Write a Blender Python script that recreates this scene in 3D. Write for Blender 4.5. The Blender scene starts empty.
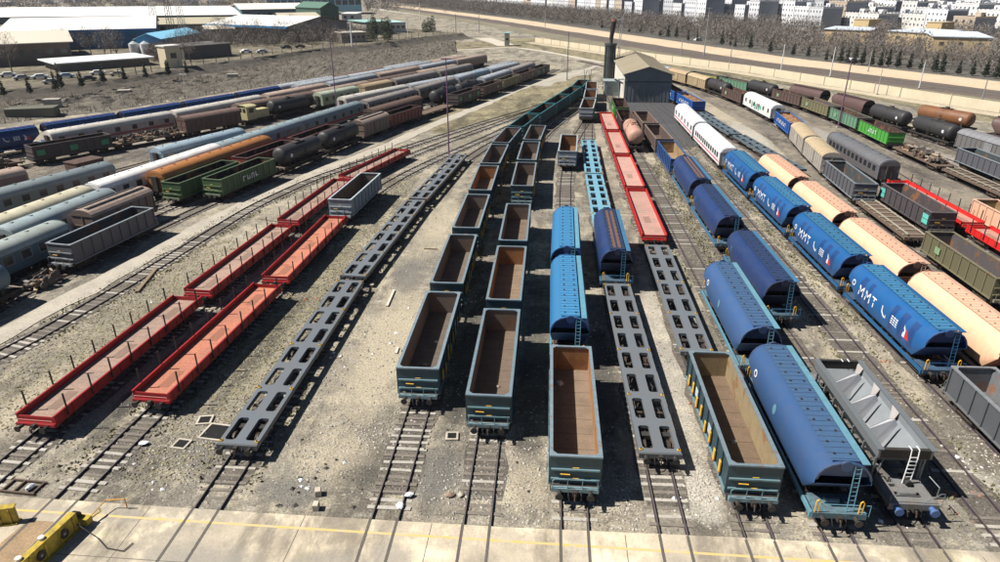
import bpy, math, random
from mathutils import Vector, Matrix
import numpy as np
random.seed(7)
R = math.radians
scn = bpy.context.scene
COL = scn.collection

# ------------------------------------------------------------------ camera, world, sun, exposure
CAM_H, PITCH, YAW, FPX = 27.5, R(24.15), R(4.7), 667.0
cd = bpy.data.cameras.new('camera'); cam = bpy.data.objects.new('camera', cd); COL.objects.link(cam)
cd.sensor_width = 36; cd.lens = 24.0; cd.clip_end = 9000; cd.clip_start = 0.5
cam.location = (0, 0, CAM_H); cam.rotation_euler = (math.pi/2 - PITCH, 0, YAW)
scn.camera = cam
HAZE = 0.00008
SUN_EL, SUN_AZ = R(51), R(8)          # light travels towards +X, slightly +Y
world = bpy.data.worlds.new('World'); scn.world = world; world.use_nodes = True
wn = world.node_tree.nodes; wl = world.node_tree.links
bgn = wn['Background']; sky = wn.new('ShaderNodeTexSky'); sky.sky_type = 'NISHITA'
sky.sun_disc = False; sky.sun_elevation = SUN_EL
sky.sun_rotation = math.atan2(-math.cos(SUN_AZ), -math.sin(SUN_AZ))
sky.air_density = 0.55; sky.dust_density = 0.2; sky.ozone_density = 1.0
wl.new(sky.outputs[0], bgn.inputs[0]); bgn.inputs[1].default_value = 0.05
sl = bpy.data.lights.new('sun', 'SUN'); sun = bpy.data.objects.new('sun', sl); COL.objects.link(sun)
sl.energy = 5.0; sl.angle = R(0.5); sl.color = (1.0, 0.955, 0.88)
sd = Vector((math.cos(SUN_EL)*math.cos(SUN_AZ), math.cos(SUN_EL)*math.sin(SUN_AZ), -math.sin(SUN_EL)))
sun.rotation_euler = sd.to_track_quat('-Z', 'Y').to_euler(); sun.location = (-60, 0, 80)
vs = scn.view_settings; vs.view_transform = 'Standard'; vs.look = 'None'; vs.gamma = 1; vs.exposure = 0.62
vs.use_curve_mapping = False
scn.cycles.max_bounces = 5; scn.cycles.diffuse_bounces = 1; scn.cycles.glossy_bounces = 2

def G(px, py, z=0.0):
    "a point of the photograph (1000 px wide) carried out to where its ray meets height z"
    u = (px-500)/FPX; v = (py-281)/FPX
    dn = math.sin(PITCH)+v*math.cos(PITCH); fw = math.cos(PITCH)-v*math.sin(PITCH)
    t = (CAM_H-z)/dn; f = t*fw; r = t*u
    return (r*math.cos(YAW)-f*math.sin(YAW), f*math.cos(YAW)+r*math.sin(YAW))

# ------------------------------------------------------------------ materials
MATS = {}
def mat(name, base, rough=0.6, dirt=0.35, dirt_col=(0.16, 0.12, 0.085), scale=1.3, metal=0.0, vary=0.10,
        streak=True, bump=0.0, spec=0.4, rust=0.0, rust_col=(0.20, 0.075, 0.03), grain=0.0):
    if name in MATS: return MATS[name]
    m = bpy.data.materials.new(name); m.use_nodes = True; MATS[name] = m
    N = m.node_tree.nodes; L = m.node_tree.links; b = N['Principled BSDF']
    b.inputs['Roughness'].default_value = rough; b.inputs['Metallic'].default_value = metal
    b.inputs['Specular IOR Level'].default_value = spec
    tc = N.new('ShaderNodeTexCoord'); oi = N.new('ShaderNodeObjectInfo')
    add = N.new('ShaderNodeVectorMath'); add.operation = 'ADD'
    sc_ = N.new('ShaderNodeVectorMath'); sc_.operation = 'SCALE'; sc_.inputs[3].default_value = 1.0
    cb = N.new('ShaderNodeCombineXYZ'); mu = N.new('ShaderNodeMath'); mu.operation = 'MULTIPLY'; mu.inputs[1].default_value = 37.0
    L.new(oi.outputs['Random'], mu.inputs[0]); L.new(mu.outputs[0], cb.inputs[0]); L.new(mu.outputs[0], cb.inputs[1])
    L.new(tc.outputs['Object'], add.inputs[0]); L.new(cb.outputs[0], add.inputs[1])
    def noise(s, det=5, stretch=None, ro=0.6):
        n = N.new('ShaderNodeTexNoise'); n.inputs['Scale'].default_value = s; n.inputs['Detail'].default_value = det
        n.inputs['Roughness'].default_value = ro
        if stretch:
            mp = N.new('ShaderNodeMapping'); mp.inputs['Scale'].default_value = stretch
            L.new(add.outputs[0], mp.inputs[0]); L.new(mp.outputs[0], n.inputs[0])
        else: L.new(add.outputs[0], n.inputs[0])
        return n.outputs[0]
    def ramp(src, a, c):
        r = N.new('ShaderNodeMapRange'); r.inputs[1].default_value = a; r.inputs[2].default_value = c
        L.new(src, r.inputs[0]); return r.outputs[0]
    def mix(fac, a, c, mode='MIX'):
        x = N.new('ShaderNodeMix'); x.data_type = 'RGBA'; x.blend_type = mode
        if isinstance(fac, float): x.inputs[0].default_value = fac
        else: L.new(fac, x.inputs[0])
        for s, v in ((6, a), (7, c)):
            if isinstance(v, tuple): x.inputs[s].default_value = (*v, 1)
            else: L.new(v, x.inputs[s])
        return x.outputs[2]
    def mul(a, k):
        x = N.new('ShaderNodeMath'); x.operation = 'MULTIPLY'; L.new(a, x.inputs[0])
        if isinstance(k, float): x.inputs[1].default_value = k
        else: L.new(k, x.inputs[1])
        return x.outputs[0]
    col = base
    if rust > 0:
        col = mix(mul(ramp(noise(scale*0.7, 6), 0.62-rust*0.3, 0.72-rust*0.25), 0.9), col, rust_col)
    if dirt > 0:
        d = ramp(noise(scale, 7, None, 0.65), 0.40, 0.75)
        col = mix(mul(d, float(dirt)), col, dirt_col)
        if streak:
            d2 = ramp(noise(2.2, 4, (1.6, 1.6, 0.12)), 0.52, 0.75)
            col = mix(mul(d2, float(dirt*0.9)), col, dirt_col)
    if grain > 0:
        g = ramp(noise(scale*14, 3), 0.3, 0.7)
        lo = 1.0-grain
        gm = N.new('ShaderNodeMapRange'); gm.inputs[3].default_value = lo; gm.inputs[4].default_value = 1+grain*0.6
        L.new(g, gm.inputs[0])
        hs = N.new('ShaderNodeVectorMath'); hs.operation = 'SCALE'
        if isinstance(col, tuple): hs.inputs[0].default_value = col
        else: L.new(col, hs.inputs[0])
        L.new(gm.outputs[0], hs.inputs[3]); col = hs.outputs[0]
    # small per-object variation
    mr = N.new('ShaderNodeMapRange'); mr.inputs[3].default_value = 1-vary; mr.inputs[4].default_value = 1+vary
    L.new(oi.outputs['Random'], mr.inputs[0])
    vm = N.new('ShaderNodeVectorMath'); vm.operation = 'SCALE'
    if isinstance(col, tuple): vm.inputs[0].default_value = col
    else: L.new(col, vm.inputs[0])
    L.new(mr.outputs[0], vm.inputs[3]); L.new(vm.outputs[0], b.inputs['Base Color'])
    rr = N.new('ShaderNodeMapRange'); rr.inputs[3].default_value = max(0.05, rough-0.12); rr.inputs[4].default_value = min(1, rough+0.2)
    L.new(noise(scale*2, 4), rr.inputs[0]); L.new(rr.outputs[0], b.inputs['Roughness'])
    if bump > 0:
        bp = N.new('ShaderNodeBump'); bp.inputs['Strength'].default_value = bump; bp.inputs['Distance'].default_value = 0.05
        L.new(noise(scale*5, 5), bp.inputs['Height']); L.new(bp.outputs[0], b.inputs['Normal'])
    return m

MDARK = lambda: mat('running_gear_grime', (0.028, 0.026, 0.025), 0.75, 0.5, (0.07, 0.055, 0.04))
MRUSTY = lambda: mat('rusty_gear', (0.055, 0.042, 0.035), 0.8, 0.5, (0.12, 0.07, 0.04))
MWHEEL = lambda: mat('wheel_steel', (0.07, 0.05, 0.04), 0.55, 0.5, (0.15, 0.12, 0.1), metal=0.4)
MYEL = lambda: mat('yellow_paint', (0.75, 0.42, 0.03), 0.5, 0.25)
MBLACK = lambda: mat('black_steel', (0.02, 0.02, 0.022), 0.6, 0.3)
MWHITE = lambda: mat('white_marking_paint', (0.72, 0.73, 0.74), 0.6, 0.45, (0.35, 0.37, 0.4), 4)
MGLASS = lambda: mat('dark_window_glass', (0.02, 0.025, 0.03), 0.15, 0.1, spec=0.6, streak=False)

# ------------------------------------------------------------------ mesh builder
class MB:
    def __init__(s): s.v = []; s.f = []; s.m = []; s.mats = []; s.smooth = False
    def mi(s, m):
        if m not in s.mats: s.mats.append(m)
        return s.mats.index(m)
    def quad(s, pts, m):
        k = len(s.v); s.v += [tuple(p) for p in pts]; s.f.append(tuple(range(k, k+len(pts)))); s.m.append(s.mi(m))
    def box(s, x0, x1, y0, y1, z0, z1, m, sub=None, M=None, bottom=True):
        k = len(s.v)
        P = [(x0,y0,z0),(x1,y0,z0),(x1,y1,z0),(x0,y1,z0),(x0,y0,z1),(x1,y0,z1),(x1,y1,z1),(x0,y1,z1)]
        if M is not None: P = [tuple(M @ Vector(p)) for p in P]
        s.v += P
        faces = {'-z':(3,2,1,0), '+z':(4,5,6,7), '-y':(0,1,5,4), '+y':(2,3,7,6), '-x':(3,0,4,7), '+x':(1,2,6,5)}
        for key, f in faces.items():
            if key == '-z' and not bottom: continue
            s.f.append(tuple(k+i for i in f)); s.m.append(s.mi((sub or {}).get(key, m)))
    def cyl(s, a, b, r, m, n=10, r2=None, cap=True):
        a = Vector(a); b = Vector(b); d = (b-a).normalized(); r2 = r if r2 is None else r2
        u = d.orthogonal().normalized(); w = d.cross(u); k = len(s.v)
        for p, rr in ((a, r), (b, r2)):
            for i in range(n):
                t = 2*math.pi*i/n; s.v.append(tuple(p+(u*math.cos(t)+w*math.sin(t))*rr))
        for i in range(n):
            j = (i+1) % n; s.f.append((k+i, k+j, k+n+j, k+n+i)); s.m.append(s.mi(m))
        if cap:
            s.f.append(tuple(k+i for i in reversed(range(n)))); s.m.append(s.mi(m))
            s.f.append(tuple(k+n+i for i in range(n))); s.m.append(s.mi(m))
    def pipe(s, pts, r, m, n=6):
        for a, b in zip(pts, pts[1:]): s.cyl(a, b, r, m, n)
    def loft(s, rings, m, closed=False, mf=None):
        k = len(s.v); n = len(rings[0])
        for r in rings: s.v += [tuple(p) for p in r]
        for i in range(len(rings)-1):
            for j in range(n if closed else n-1):
                j2 = (j+1) % n
                s.f.append((k+i*n+j, k+i*n+j2, k+(i+1)*n+j2, k+(i+1)*n+j)); s.m.append(s.mi(mf(i, j) if mf else m))
    def ribbon(s, pts, offs, zs, m):
        "extrude a profile [(offset,z)...] along an xy polyline"
        rings = []
        for i, p in enumerate(pts):
            a = pts[max(i-1, 0)]; b = pts[min(i+1, len(pts)-1)]
            d = Vector((b[0]-a[0], b[1]-a[1])).normalized(); nx, ny = d.y, -d.x
            rings.append([(p[0]+nx*o, p[1]+ny*o, z) for o, z in zip(offs, zs)])
        s.loft(rings, m)
    def build(s, name, parent=None, smooth=False):
        me = bpy.data.meshes.new(name); me.from_pydata(s.v, [], s.f)
        for m in s.mats: me.materials.append(m)
        me.polygons.foreach_set('material_index', s.m)
        if smooth: me.polygons.foreach_set('use_smooth', [True]*len(s.f))
        me.update()
        if smooth:
            try: me.set_sharp_from_angle(angle=R(35))
            except Exception: pass
        o = bpy.data.objects.new(name, me); COL.objects.link(o)
        if parent: o.parent = parent
        return o

def tag(o, label=None, cat=None, group=None, kind=None):
    if label: o['label'] = label
    if cat: o['category'] = cat
    if group: o['group'] = group
    if kind: o['kind'] = kind
    return o
def empty(name):
    o = bpy.data.objects.new(name, None); COL.objects.link(o); o.empty_display_size = 0.3; return o
KIDS = {}
def copy_tree(o, parent=None):
    c = o.copy(); COL.objects.link(c); c.parent = parent
    if parent is None:
        for k in ('label', 'group'):
            if k in c: del c[k]
    ch_list = KIDS.get(o.name)
    if ch_list is None: ch_list = KIDS[o.name] = list(o.children)
    for ch in ch_list: copy_tree(ch, c)
    return c

# ------------------------------------------------------------------ running gear shared by the wagons
SH = {}
def part_copy(key, make, name, parent, loc=(0,0,0), rz=0):
    if key not in SH:
        SH[key] = make().build(name).data
        ob = [o for o in bpy.data.objects if o.data == SH[key]][0]
        bpy.data.objects.remove(ob)
    o = bpy.data.objects.new(name, SH[key]); COL.objects.link(o); o.parent = parent; o.location = loc; o.rotation_euler.z = rz
    return o
def bogie_mb():
    b = MB(); m = MDARK(); r = MRUSTY()
    for s in (-1, 1):
        x = s*1.02
        b.box(x-.09, x+.09, -1.25, 1.25, .78, .92, r)
        b.box(x-.08, x+.08, -.75, .75, .42, .56, r)
        for y in (-.9, .9):
            b.box(x-.13, x+.13, y-.2, y+.2, .48, .8, m)
        for y in (-.28, 0, .28): b.cyl((x, y, .5), (x, y, .86), .11, r, 8)
    b.box(-1.0, 1.0, -.22, .22, .7, 1.0, m)
    for y in (-1.1, 1.1): b.box(-.95, .95, y-.06, y+.06, .62, .74, m)
    return b
def wheel_mb():
    b = MB(); m = MWHEEL()
    b.cyl((-.85,0,.63), (.85,0,.63), .08, m, 8)
    for s in (-1, 1):
        b.cyl((s*.72,0,.63), (s*.84,0,.63), .46, m, 20)
        b.cyl((s*.68,0,.63), (s*.72,0,.63), .49, m, 20)
    return b
def bogie(parent, y):
    o = part_copy('bogie', bogie_mb, 'bogie', parent, (0, y, 0))
    for dy in (-.9, .9): part_copy('wheel', wheel_mb, 'wheel_set', o, (0, dy, 0))
    return o
def buffer_mb():
    b = MB(); m = MDARK()
    b.cyl((0,0,0), (0,-.3,0), .12, m, 10); b.cyl((0,-.3,0), (0,-.46,0), .08, m, 10); b.cyl((0,-.46,0), (0,-.5,0), .22, m, 14)
    return b
def coupler_mb():
    b = MB(); m = MDARK()
    b.box(-.12, .12, -.25, .1, -.16, .16, m); b.pipe([(0,-.2,0), (0,-.36,-.02), (0,-.42,-.3)], .045, MRUSTY())
    b.pipe([(.35,0,0), (.38,-.15,-.15), (.36,-.22,-.42), (.3,-.12,-.5)], .03, MBLACK())
    b.pipe([(-.35,0,0), (-.36,-.15,-.2), (-.3,-.2,-.45)], .03, MBLACK())
    return b
def ends_gear(root, half, z=1.06):
    for s in (-1, 1):
        for x in (-.88, .88):
            part_copy('buffer', buffer_mb, 'buffer', root, (x, s*half, z), 0 if s < 0 else math.pi)
        part_copy('coupler', coupler_mb, 'coupler', root, (0, s*half, z), 0 if s < 0 else math.pi)
def frame_mb(half, m, sill=None, w=1.3):
    b = MB(); sill = sill or m
    b.box(-.22, .22, -half, half, .82, 1.18, m)
    for s in (-1, 1):
        b.box(s*w-.07, s*w+.07, -half, half, .98, 1.22, sill)
    n = int(half*2/1.6)
    for i in range(n+1):
        y = -half+.1+(2*half-.2)*i/n; b.box(-w+.07, w-.07, y-.07, y+.07, .95, 1.17, m)
    for s in (-1, 1): b.box(-w-.1, w+.1, s*half-.08, s*half+.08, .86, 1.24, sill)
    b.cyl((.55, -.6, .72), (.55, .6, .72), .2, m, 12); b.box(-.8, -.3, -.5, .1, .6, .95, m)
    b.pipe([(-.6, -half*.6, .68), (-.6, half*.6, .68)], .035, m)
    return b

# ------------------------------------------------------------------ gondola (open wagon)
GV = {  # ext, rim, inside, floor, accent, latches
 'teal':   ((.028,.062,.078), (.17,.22,.25), (.21,.165,.135), (.15,.12,.095), (.13,.235,.27), True),
 'teal_rust': ((.028,.062,.078), (.16,.21,.24), (.36,.18,.075), (.20,.145,.10), (.13,.235,.27), False),
 'teal_mark': ((.028,.062,.078), (.16,.21,.24), (.33,.25,.14), (.19,.13,.085), (.13,.235,.27), True),
 'teal_plain': ((.032,.068,.082), (.16,.22,.26), (.22,.16,.12), (.15,.11,.08), (.12,.215,.25), False),
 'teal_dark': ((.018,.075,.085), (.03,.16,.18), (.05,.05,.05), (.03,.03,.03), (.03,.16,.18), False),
 'grey':   ((.22,.26,.29), (.42,.47,.50), (.14,.12,.10), (.10,.08,.06), (.35,.40,.43), False),
 'grey_rust': ((.20,.24,.27), (.35,.40,.42), (.22,.11,.05), (.20,.10,.05), (.33,.37,.40), False),
 'charcoal': ((.10,.10,.115), (.22,.25,.27), (.06,.075,.08), (.05,.05,.05), (.20,.23,.25), False),
 'corner': ((.075,.08,.09), (.20,.21,.22), (.16,.17,.18), (.13,.13,.13), (.12,.13,.14), False),
 'green':  ((.04,.085,.033), (.09,.13,.07), (.02,.018,.018), (.012,.011,.011), (.09,.15,.06), False),
 'green_bright': ((.07,.36,.05), (.09,.06,.05), (.06,.04,.035), (.05,.035,.03), (.08,.30,.06), False),
 'pale_green': ((.13,.26,.17), (.14,.17,.13), (.07,.05,.045), (.05,.04,.035), (.12,.2,.13), False),
 'yellow_green': ((.42,.42,.10), (.14,.17,.13), (.07,.05,.045), (.05,.04,.035), (.3,.3,.13), False),
 'olive':  ((.15,.135,.075), (.22,.19,.12), (.11,.095,.095), (.09,.08,.075), (.19,.17,.1), False),
 'brown':  ((.085,.052,.045), (.13,.09,.075), (.06,.04,.033), (.05,.035,.03), (.11,.08,.07), False),
 'brown_pale': ((.17,.12,.10), (.20,.15,.13), (.11,.08,.07), (.12,.085,.07), (.16,.12,.1), False),
 'dark':   ((.055,.045,.05), (.12,.105,.11), (.075,.06,.06), (.06,.05,.05), (.06,.055,.06), False),
 'dark_load': ((.06,.045,.045), (.11,.09,.085), (.05,.04,.04), (.012,.011,.011), (.08,.06,.06), False),
 'navy':   ((.012,.05,.16), (.03,.09,.22), (.32,.22,.12), (.34,.24,.13), (.03,.09,.22), False),
 'blue':   ((.01,.09,.36), (.03,.14,.42), (.24,.13,.065), (.26,.14,.07), (.03,.14,.42), False),
 'peach':  ((.62,.36,.24), (.66,.42,.30), (.27,.20,.10), (.22,.16,.08), (.6,.38,.26), False),
 'redgreen': ((.16,.035,.03), (.12,.06,.05), (.02,.018,.018), (.015,.013,.013), (.12,.05,.045), False),
}
def gondola(v, full=True, L=12.5):
    ext, rim, ins, flo, acc, lat = GV[v]
    k = 'open_'+v
    me = mat(k+'_paint', ext, .55, .6, tuple(c*.6+.045 for c in ext), vary=.18); mr = mat(k+'_rim', rim, .55, .6, tuple(c*.55 for c in rim), scale=2.5, vary=.15, rust=.08)
    mi = mat(k+'_inside', ins, .7, .5, (ins[0]*.55, ins[1]*.6, ins[2]*.65), 1.1, rust=.35, rust_col=(.26,.11,.045), grain=.3)
    mf = mat(k+'_floor', flo, .8, .6, (flo[0]*.5, flo[1]*.5, flo[2]*.5), .9, streak=False, bump=.3, grain=.35, vary=.22)
    ma = mat(k+'_trim', acc, .5, .3)
    root = empty('open_wagon'); h = L/2
    b = MB(); t = .07
    for s in (-1, 1):
        xo = s*1.40; xi = s*(1.40-t)
        b.box(min(xo,xi), max(xo,xi), -h+.05, h-.05, 1.2, 3.14, me, sub={('-x' if s > 0 else '+x'): mi})
        n = 9
        for i in range(n+1):
            y = -h+.12+(L-.24)*i/n
            b.box(min(xo, xo+s*.10), max(xo, xo+s*.10), y-.06, y+.06, 1.22, 3.13, ma if v in ('olive','green') else me)
        b.box(min(xo, xo+s*.12), max(xo, xo+s*.12), -h+.05, h-.05, 1.12, 1.22, ma)
        b.box(-1.33, 1.33, min(s*(h-.05), s*(h-.13)), max(s*(h-.05), s*(h-.13)), 1.25, 3.14, me, sub={('-y' if s > 0 else '+y'): mi})
        for z in (2.22, 1.55):
            ya, yb = sorted((s*(h-.05), s*(h+.06))); b.box(-1.38, 1.38, ya, yb, z, z+.1, ma)
    b.build('body', root)
    r = MB()
    for s in (-1, 1):
        xa, xb = sorted((s*1.29, s*1.50)); r.box(xa, xb, -h-.02, h+.02, 3.14, 3.24, mr)
        ya, yb = sorted((s*(h-.17), s*(h+.02))); r.box(-1.29, 1.29, ya, yb, 3.14, 3.238, mr)
        for q in (-1, 1):
            x0, y0 = q*1.29, s*(h-.17)
            pts = [(x0,y0,3.236), (x0-q*.25,y0,3.236), (x0,y0-s*.25,3.236)]
            r.quad(pts if q*s < 0 else pts[::-1], mr)
            pts2 = [(x0,y0,3.20), (x0-q*.25,y0,3.20), (x0,y0-s*.25,3.20)]
            r.quad(pts2[::-1] if q*s < 0 else pts2, mr)
    r.build('rim', root)
    f = MB(); f.box(-1.33, 1.33, -h+.13, h-.13, 1.2, 1.27, mf)
    for i in range(1, 8):
        y = -h+L*i/8; f.box(-1.3, 1.3, y-.012, y+.012, 1.27, 1.276, MBLACK())
    f.build('floor', root)
    if v in ('dark_load', 'green', 'redgreen', 'blue'):
        ld = MB(); nx, ny = 7, 26; mm = mf
        g = [[(-1.32+2.64*i/nx, -h+.14+(L-.28)*j/ny, (1.9 if v != 'blue' else 2.7)+.35*math.sin(j*.9)*math.cos(i*1.1-1.8)*.5+random.uniform(-.06,.06)) for i in range(nx+1)] for j in range(ny+1)]
        ld.loft(g, mm); ld.build('load', root)
    frame_mb(h+.1, MDARK()).build('underframe', root)
    for s in (-1, 1): bogie(root, s*(h-2.0))
    if full:
        for s in (-1, 1):
            p = MB(); ya, yb = sorted((s*(h+.19), s*(h+.42)))
            p.box(-1.35, 1.35, ya, yb, 1.0, 1.26, mat(k+'_headstock', tuple(min(1, c*1.0+.06) for c in acc), .6, .6, (.07,.065,.06), 2.5))
            p.box(-1.1, 1.1, min(s*(h+.08), s*(h+.19)), max(s*(h+.08), s*(h+.19)), 1.18, 1.22, MDARK())
            p.build('end_platform', root)
            q = MB(); y = s*(h+.38)
            q.pipe([(-1.28,y,1.26), (-1.28,y,1.75), (-1.15,y,1.88), (1.15,y,1.88), (1.28,y,1.75), (1.28,y,1.26)], .028, ma)
            for x in (-.42, .42): q.cyl((x,y,1.26), (x,y,1.88), .025, ma, 6)
            q.build('end_railing', root)
            hd = MB(); yy = s*(h+.1)
            hd.pipe([(-.85,yy,2.02), (-.3,yy,2.0)], .035, MYEL()); hd.build('handle', root)
            for z in (1.75, 2.5):
                st = MB(); st.pipe([(-.16,yy,z), (.2,yy,z)], .022, MYEL()); st.build('step', root)
            for x in (-.5, .15): pass
        if lat:
            for s in (-1, 1):
                for i in range(1, 9):
                    y = -h+.12+(L-.24)*i/9
                    def mk():
                        q = MB(); q.box(-.03, .03, -.15, .15, -.5, .2, MYEL()); q.box(-.05, .05, -.08, .08, -.62, -.5, mat('orange_paint', (.7,.2,.02), .5, .2)); return q
                    part_copy('latch', mk, 'door_latch', root, (s*1.54, y, 2.1 if i % 2 else 1.85))
                    def mk2():
                        q = MB(); q.box(-.02, .02, -.35, .35, -.3, .3, mat('pale_panel_paint', (.45,.52,.55), .5, .5)); return q
                    if i in (3, 6): part_copy('dplate', mk2, 'data_plate', root, (s*1.43, y+.65, 1.95))
        ends_gear(root, h+.42)
    if v == 'dark':   # cyan patches
        mc = mat('cyan_patch', (.10,.52,.45), .5, .3)
        for y in (-h+.9, h-.9):
            for s in (-1, 1):
                q = MB(); q.box(s*1.515-.012, s*1.515+.012, y-.6, y+.6, 1.6, 2.75, mc); q.box(s*1.53-.003, s*1.53+.003, y-.61, y+.61, 2.13, 2.2, me); q.build('number_panel', root)
    if v == 'dark_load':
        mc = mat('green_patch', (.03,.26,.12), .5, .3)
        for y in (-h+1.2, 0, h-1.2):
            q = MB(); q.box(1.45, 1.515, y-.6, y+.6, 1.7, 2.55, mc); q.build('number_panel', root)
    if v in ('green', 'green_bright', 'blue', 'brown', 'pale_green', 'olive'):
        for s in (-1, 1):
            q = MB()
            random.seed(len(v))
            for i in range(4 if v != 'blue' else 8):
                y = -1.6+i*.95 if v != 'blue' else -3.4+i*.95; zz = 2.2
                x0 = s*1.522
                q.box(x0-.012, x0+.012, y, y+.14, zz-.4, zz+.3, MWHITE()); q.box(x0-.012, x0+.012, y+.14, y+.6, zz+.18-.5*(i % 2), zz+.3-.5*(i % 2), MWHITE())
                if i % 3: q.box(x0-.012, x0+.012, y+.5, y+.62, zz-.4, zz+.15, MWHITE())
            if v in ('brown', 'pale_green', 'olive'):
                q = MB(); q.box(s*1.52-.012, s*1.52+.012, h*.45, h*.45+.9, 1.8, 2.5, mat('pale_green_patch', (.22,.36,.2), .6, .5))
            q.build('side_marking', root)
    return root

# ------------------------------------------------------------------ covered barrel hopper
HV = {  # shell, end (darkened, shade put into its colour), stripe, roof(deck), band
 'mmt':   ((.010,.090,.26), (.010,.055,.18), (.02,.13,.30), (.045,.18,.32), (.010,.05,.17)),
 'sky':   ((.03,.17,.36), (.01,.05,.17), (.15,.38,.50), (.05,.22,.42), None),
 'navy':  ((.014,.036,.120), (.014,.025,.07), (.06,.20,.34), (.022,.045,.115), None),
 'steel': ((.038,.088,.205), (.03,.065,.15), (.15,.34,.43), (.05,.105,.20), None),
 'peach': ((.78,.47,.30), (.22,.11,.085), (.68,.42,.29), (.70,.41,.28), None),
 'brown': ((.12,.07,.065), (.012,.012,.014), (.1,.07,.07), (.085,.05,.05), None),
 'far_blue': ((.008,.04,.15), (.01,.02,.06), (.02,.13,.38), (.015,.025,.1635), None),
}
PROF = [(1.30,1.45),(1.47,1.85),(1.53,2.3),(1.53,2.8),(1.47,3.25),(1.33,3.62),(1.10,3.93),(.78,4.15),(.40,4.27)]
def prof_x(z):
    for (x0,z0),(x1,z1) in zip(PROF, PROF[1:]):
        if z0 <= z <= z1: return x0+(x1-x0)*(z-z0)/(z1-z0)
    return 1.3
def text_mesh(txt, size, depth=0.0):
    c = bpy.data.curves.new('t', 'FONT'); c.body = txt; c.size = size; c.align_x = 'CENTER'; c.align_y = 'CENTER'; c.offset = 0; c.space_character = 1.28
    o = bpy.data.objects.new('t', c); COL.objects.link(o)
    dg = bpy.context.evaluated_depsgraph_get(); me = bpy.data.meshes.new_from_object(o.evaluated_get(dg))
    vv = [tuple(v.co) for v in me.vertices]; ff = [tuple(p.vertices) for p in me.polygons]
    bpy.data.objects.remove(o); bpy.data.meshes.remove(me); return vv, ff
def side_text(root, txt, size, side, yc, zc, m, name='lettering', proj=True, x=1.53):
    vv, ff = text_mesh(txt, size); b = MB(); k = b.mi(m)
    for p in vv:
        z = zc+p[1]; y = yc+(-p[0] if side < 0 else p[0])
        b.v.append((side*((prof_x(z) if proj else x)+.02), y, z))
    for f in ff: b.f.append(f); b.m.append(k)
    return b.build(name, root)
def side_poly(b, pts, side, yc, zc, m):
    b.quad([(side*(prof_x(zc+p[1])+.018), yc+(-p[0] if side < 0 else p[0]), zc+p[1]) for p in pts], m)

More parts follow.
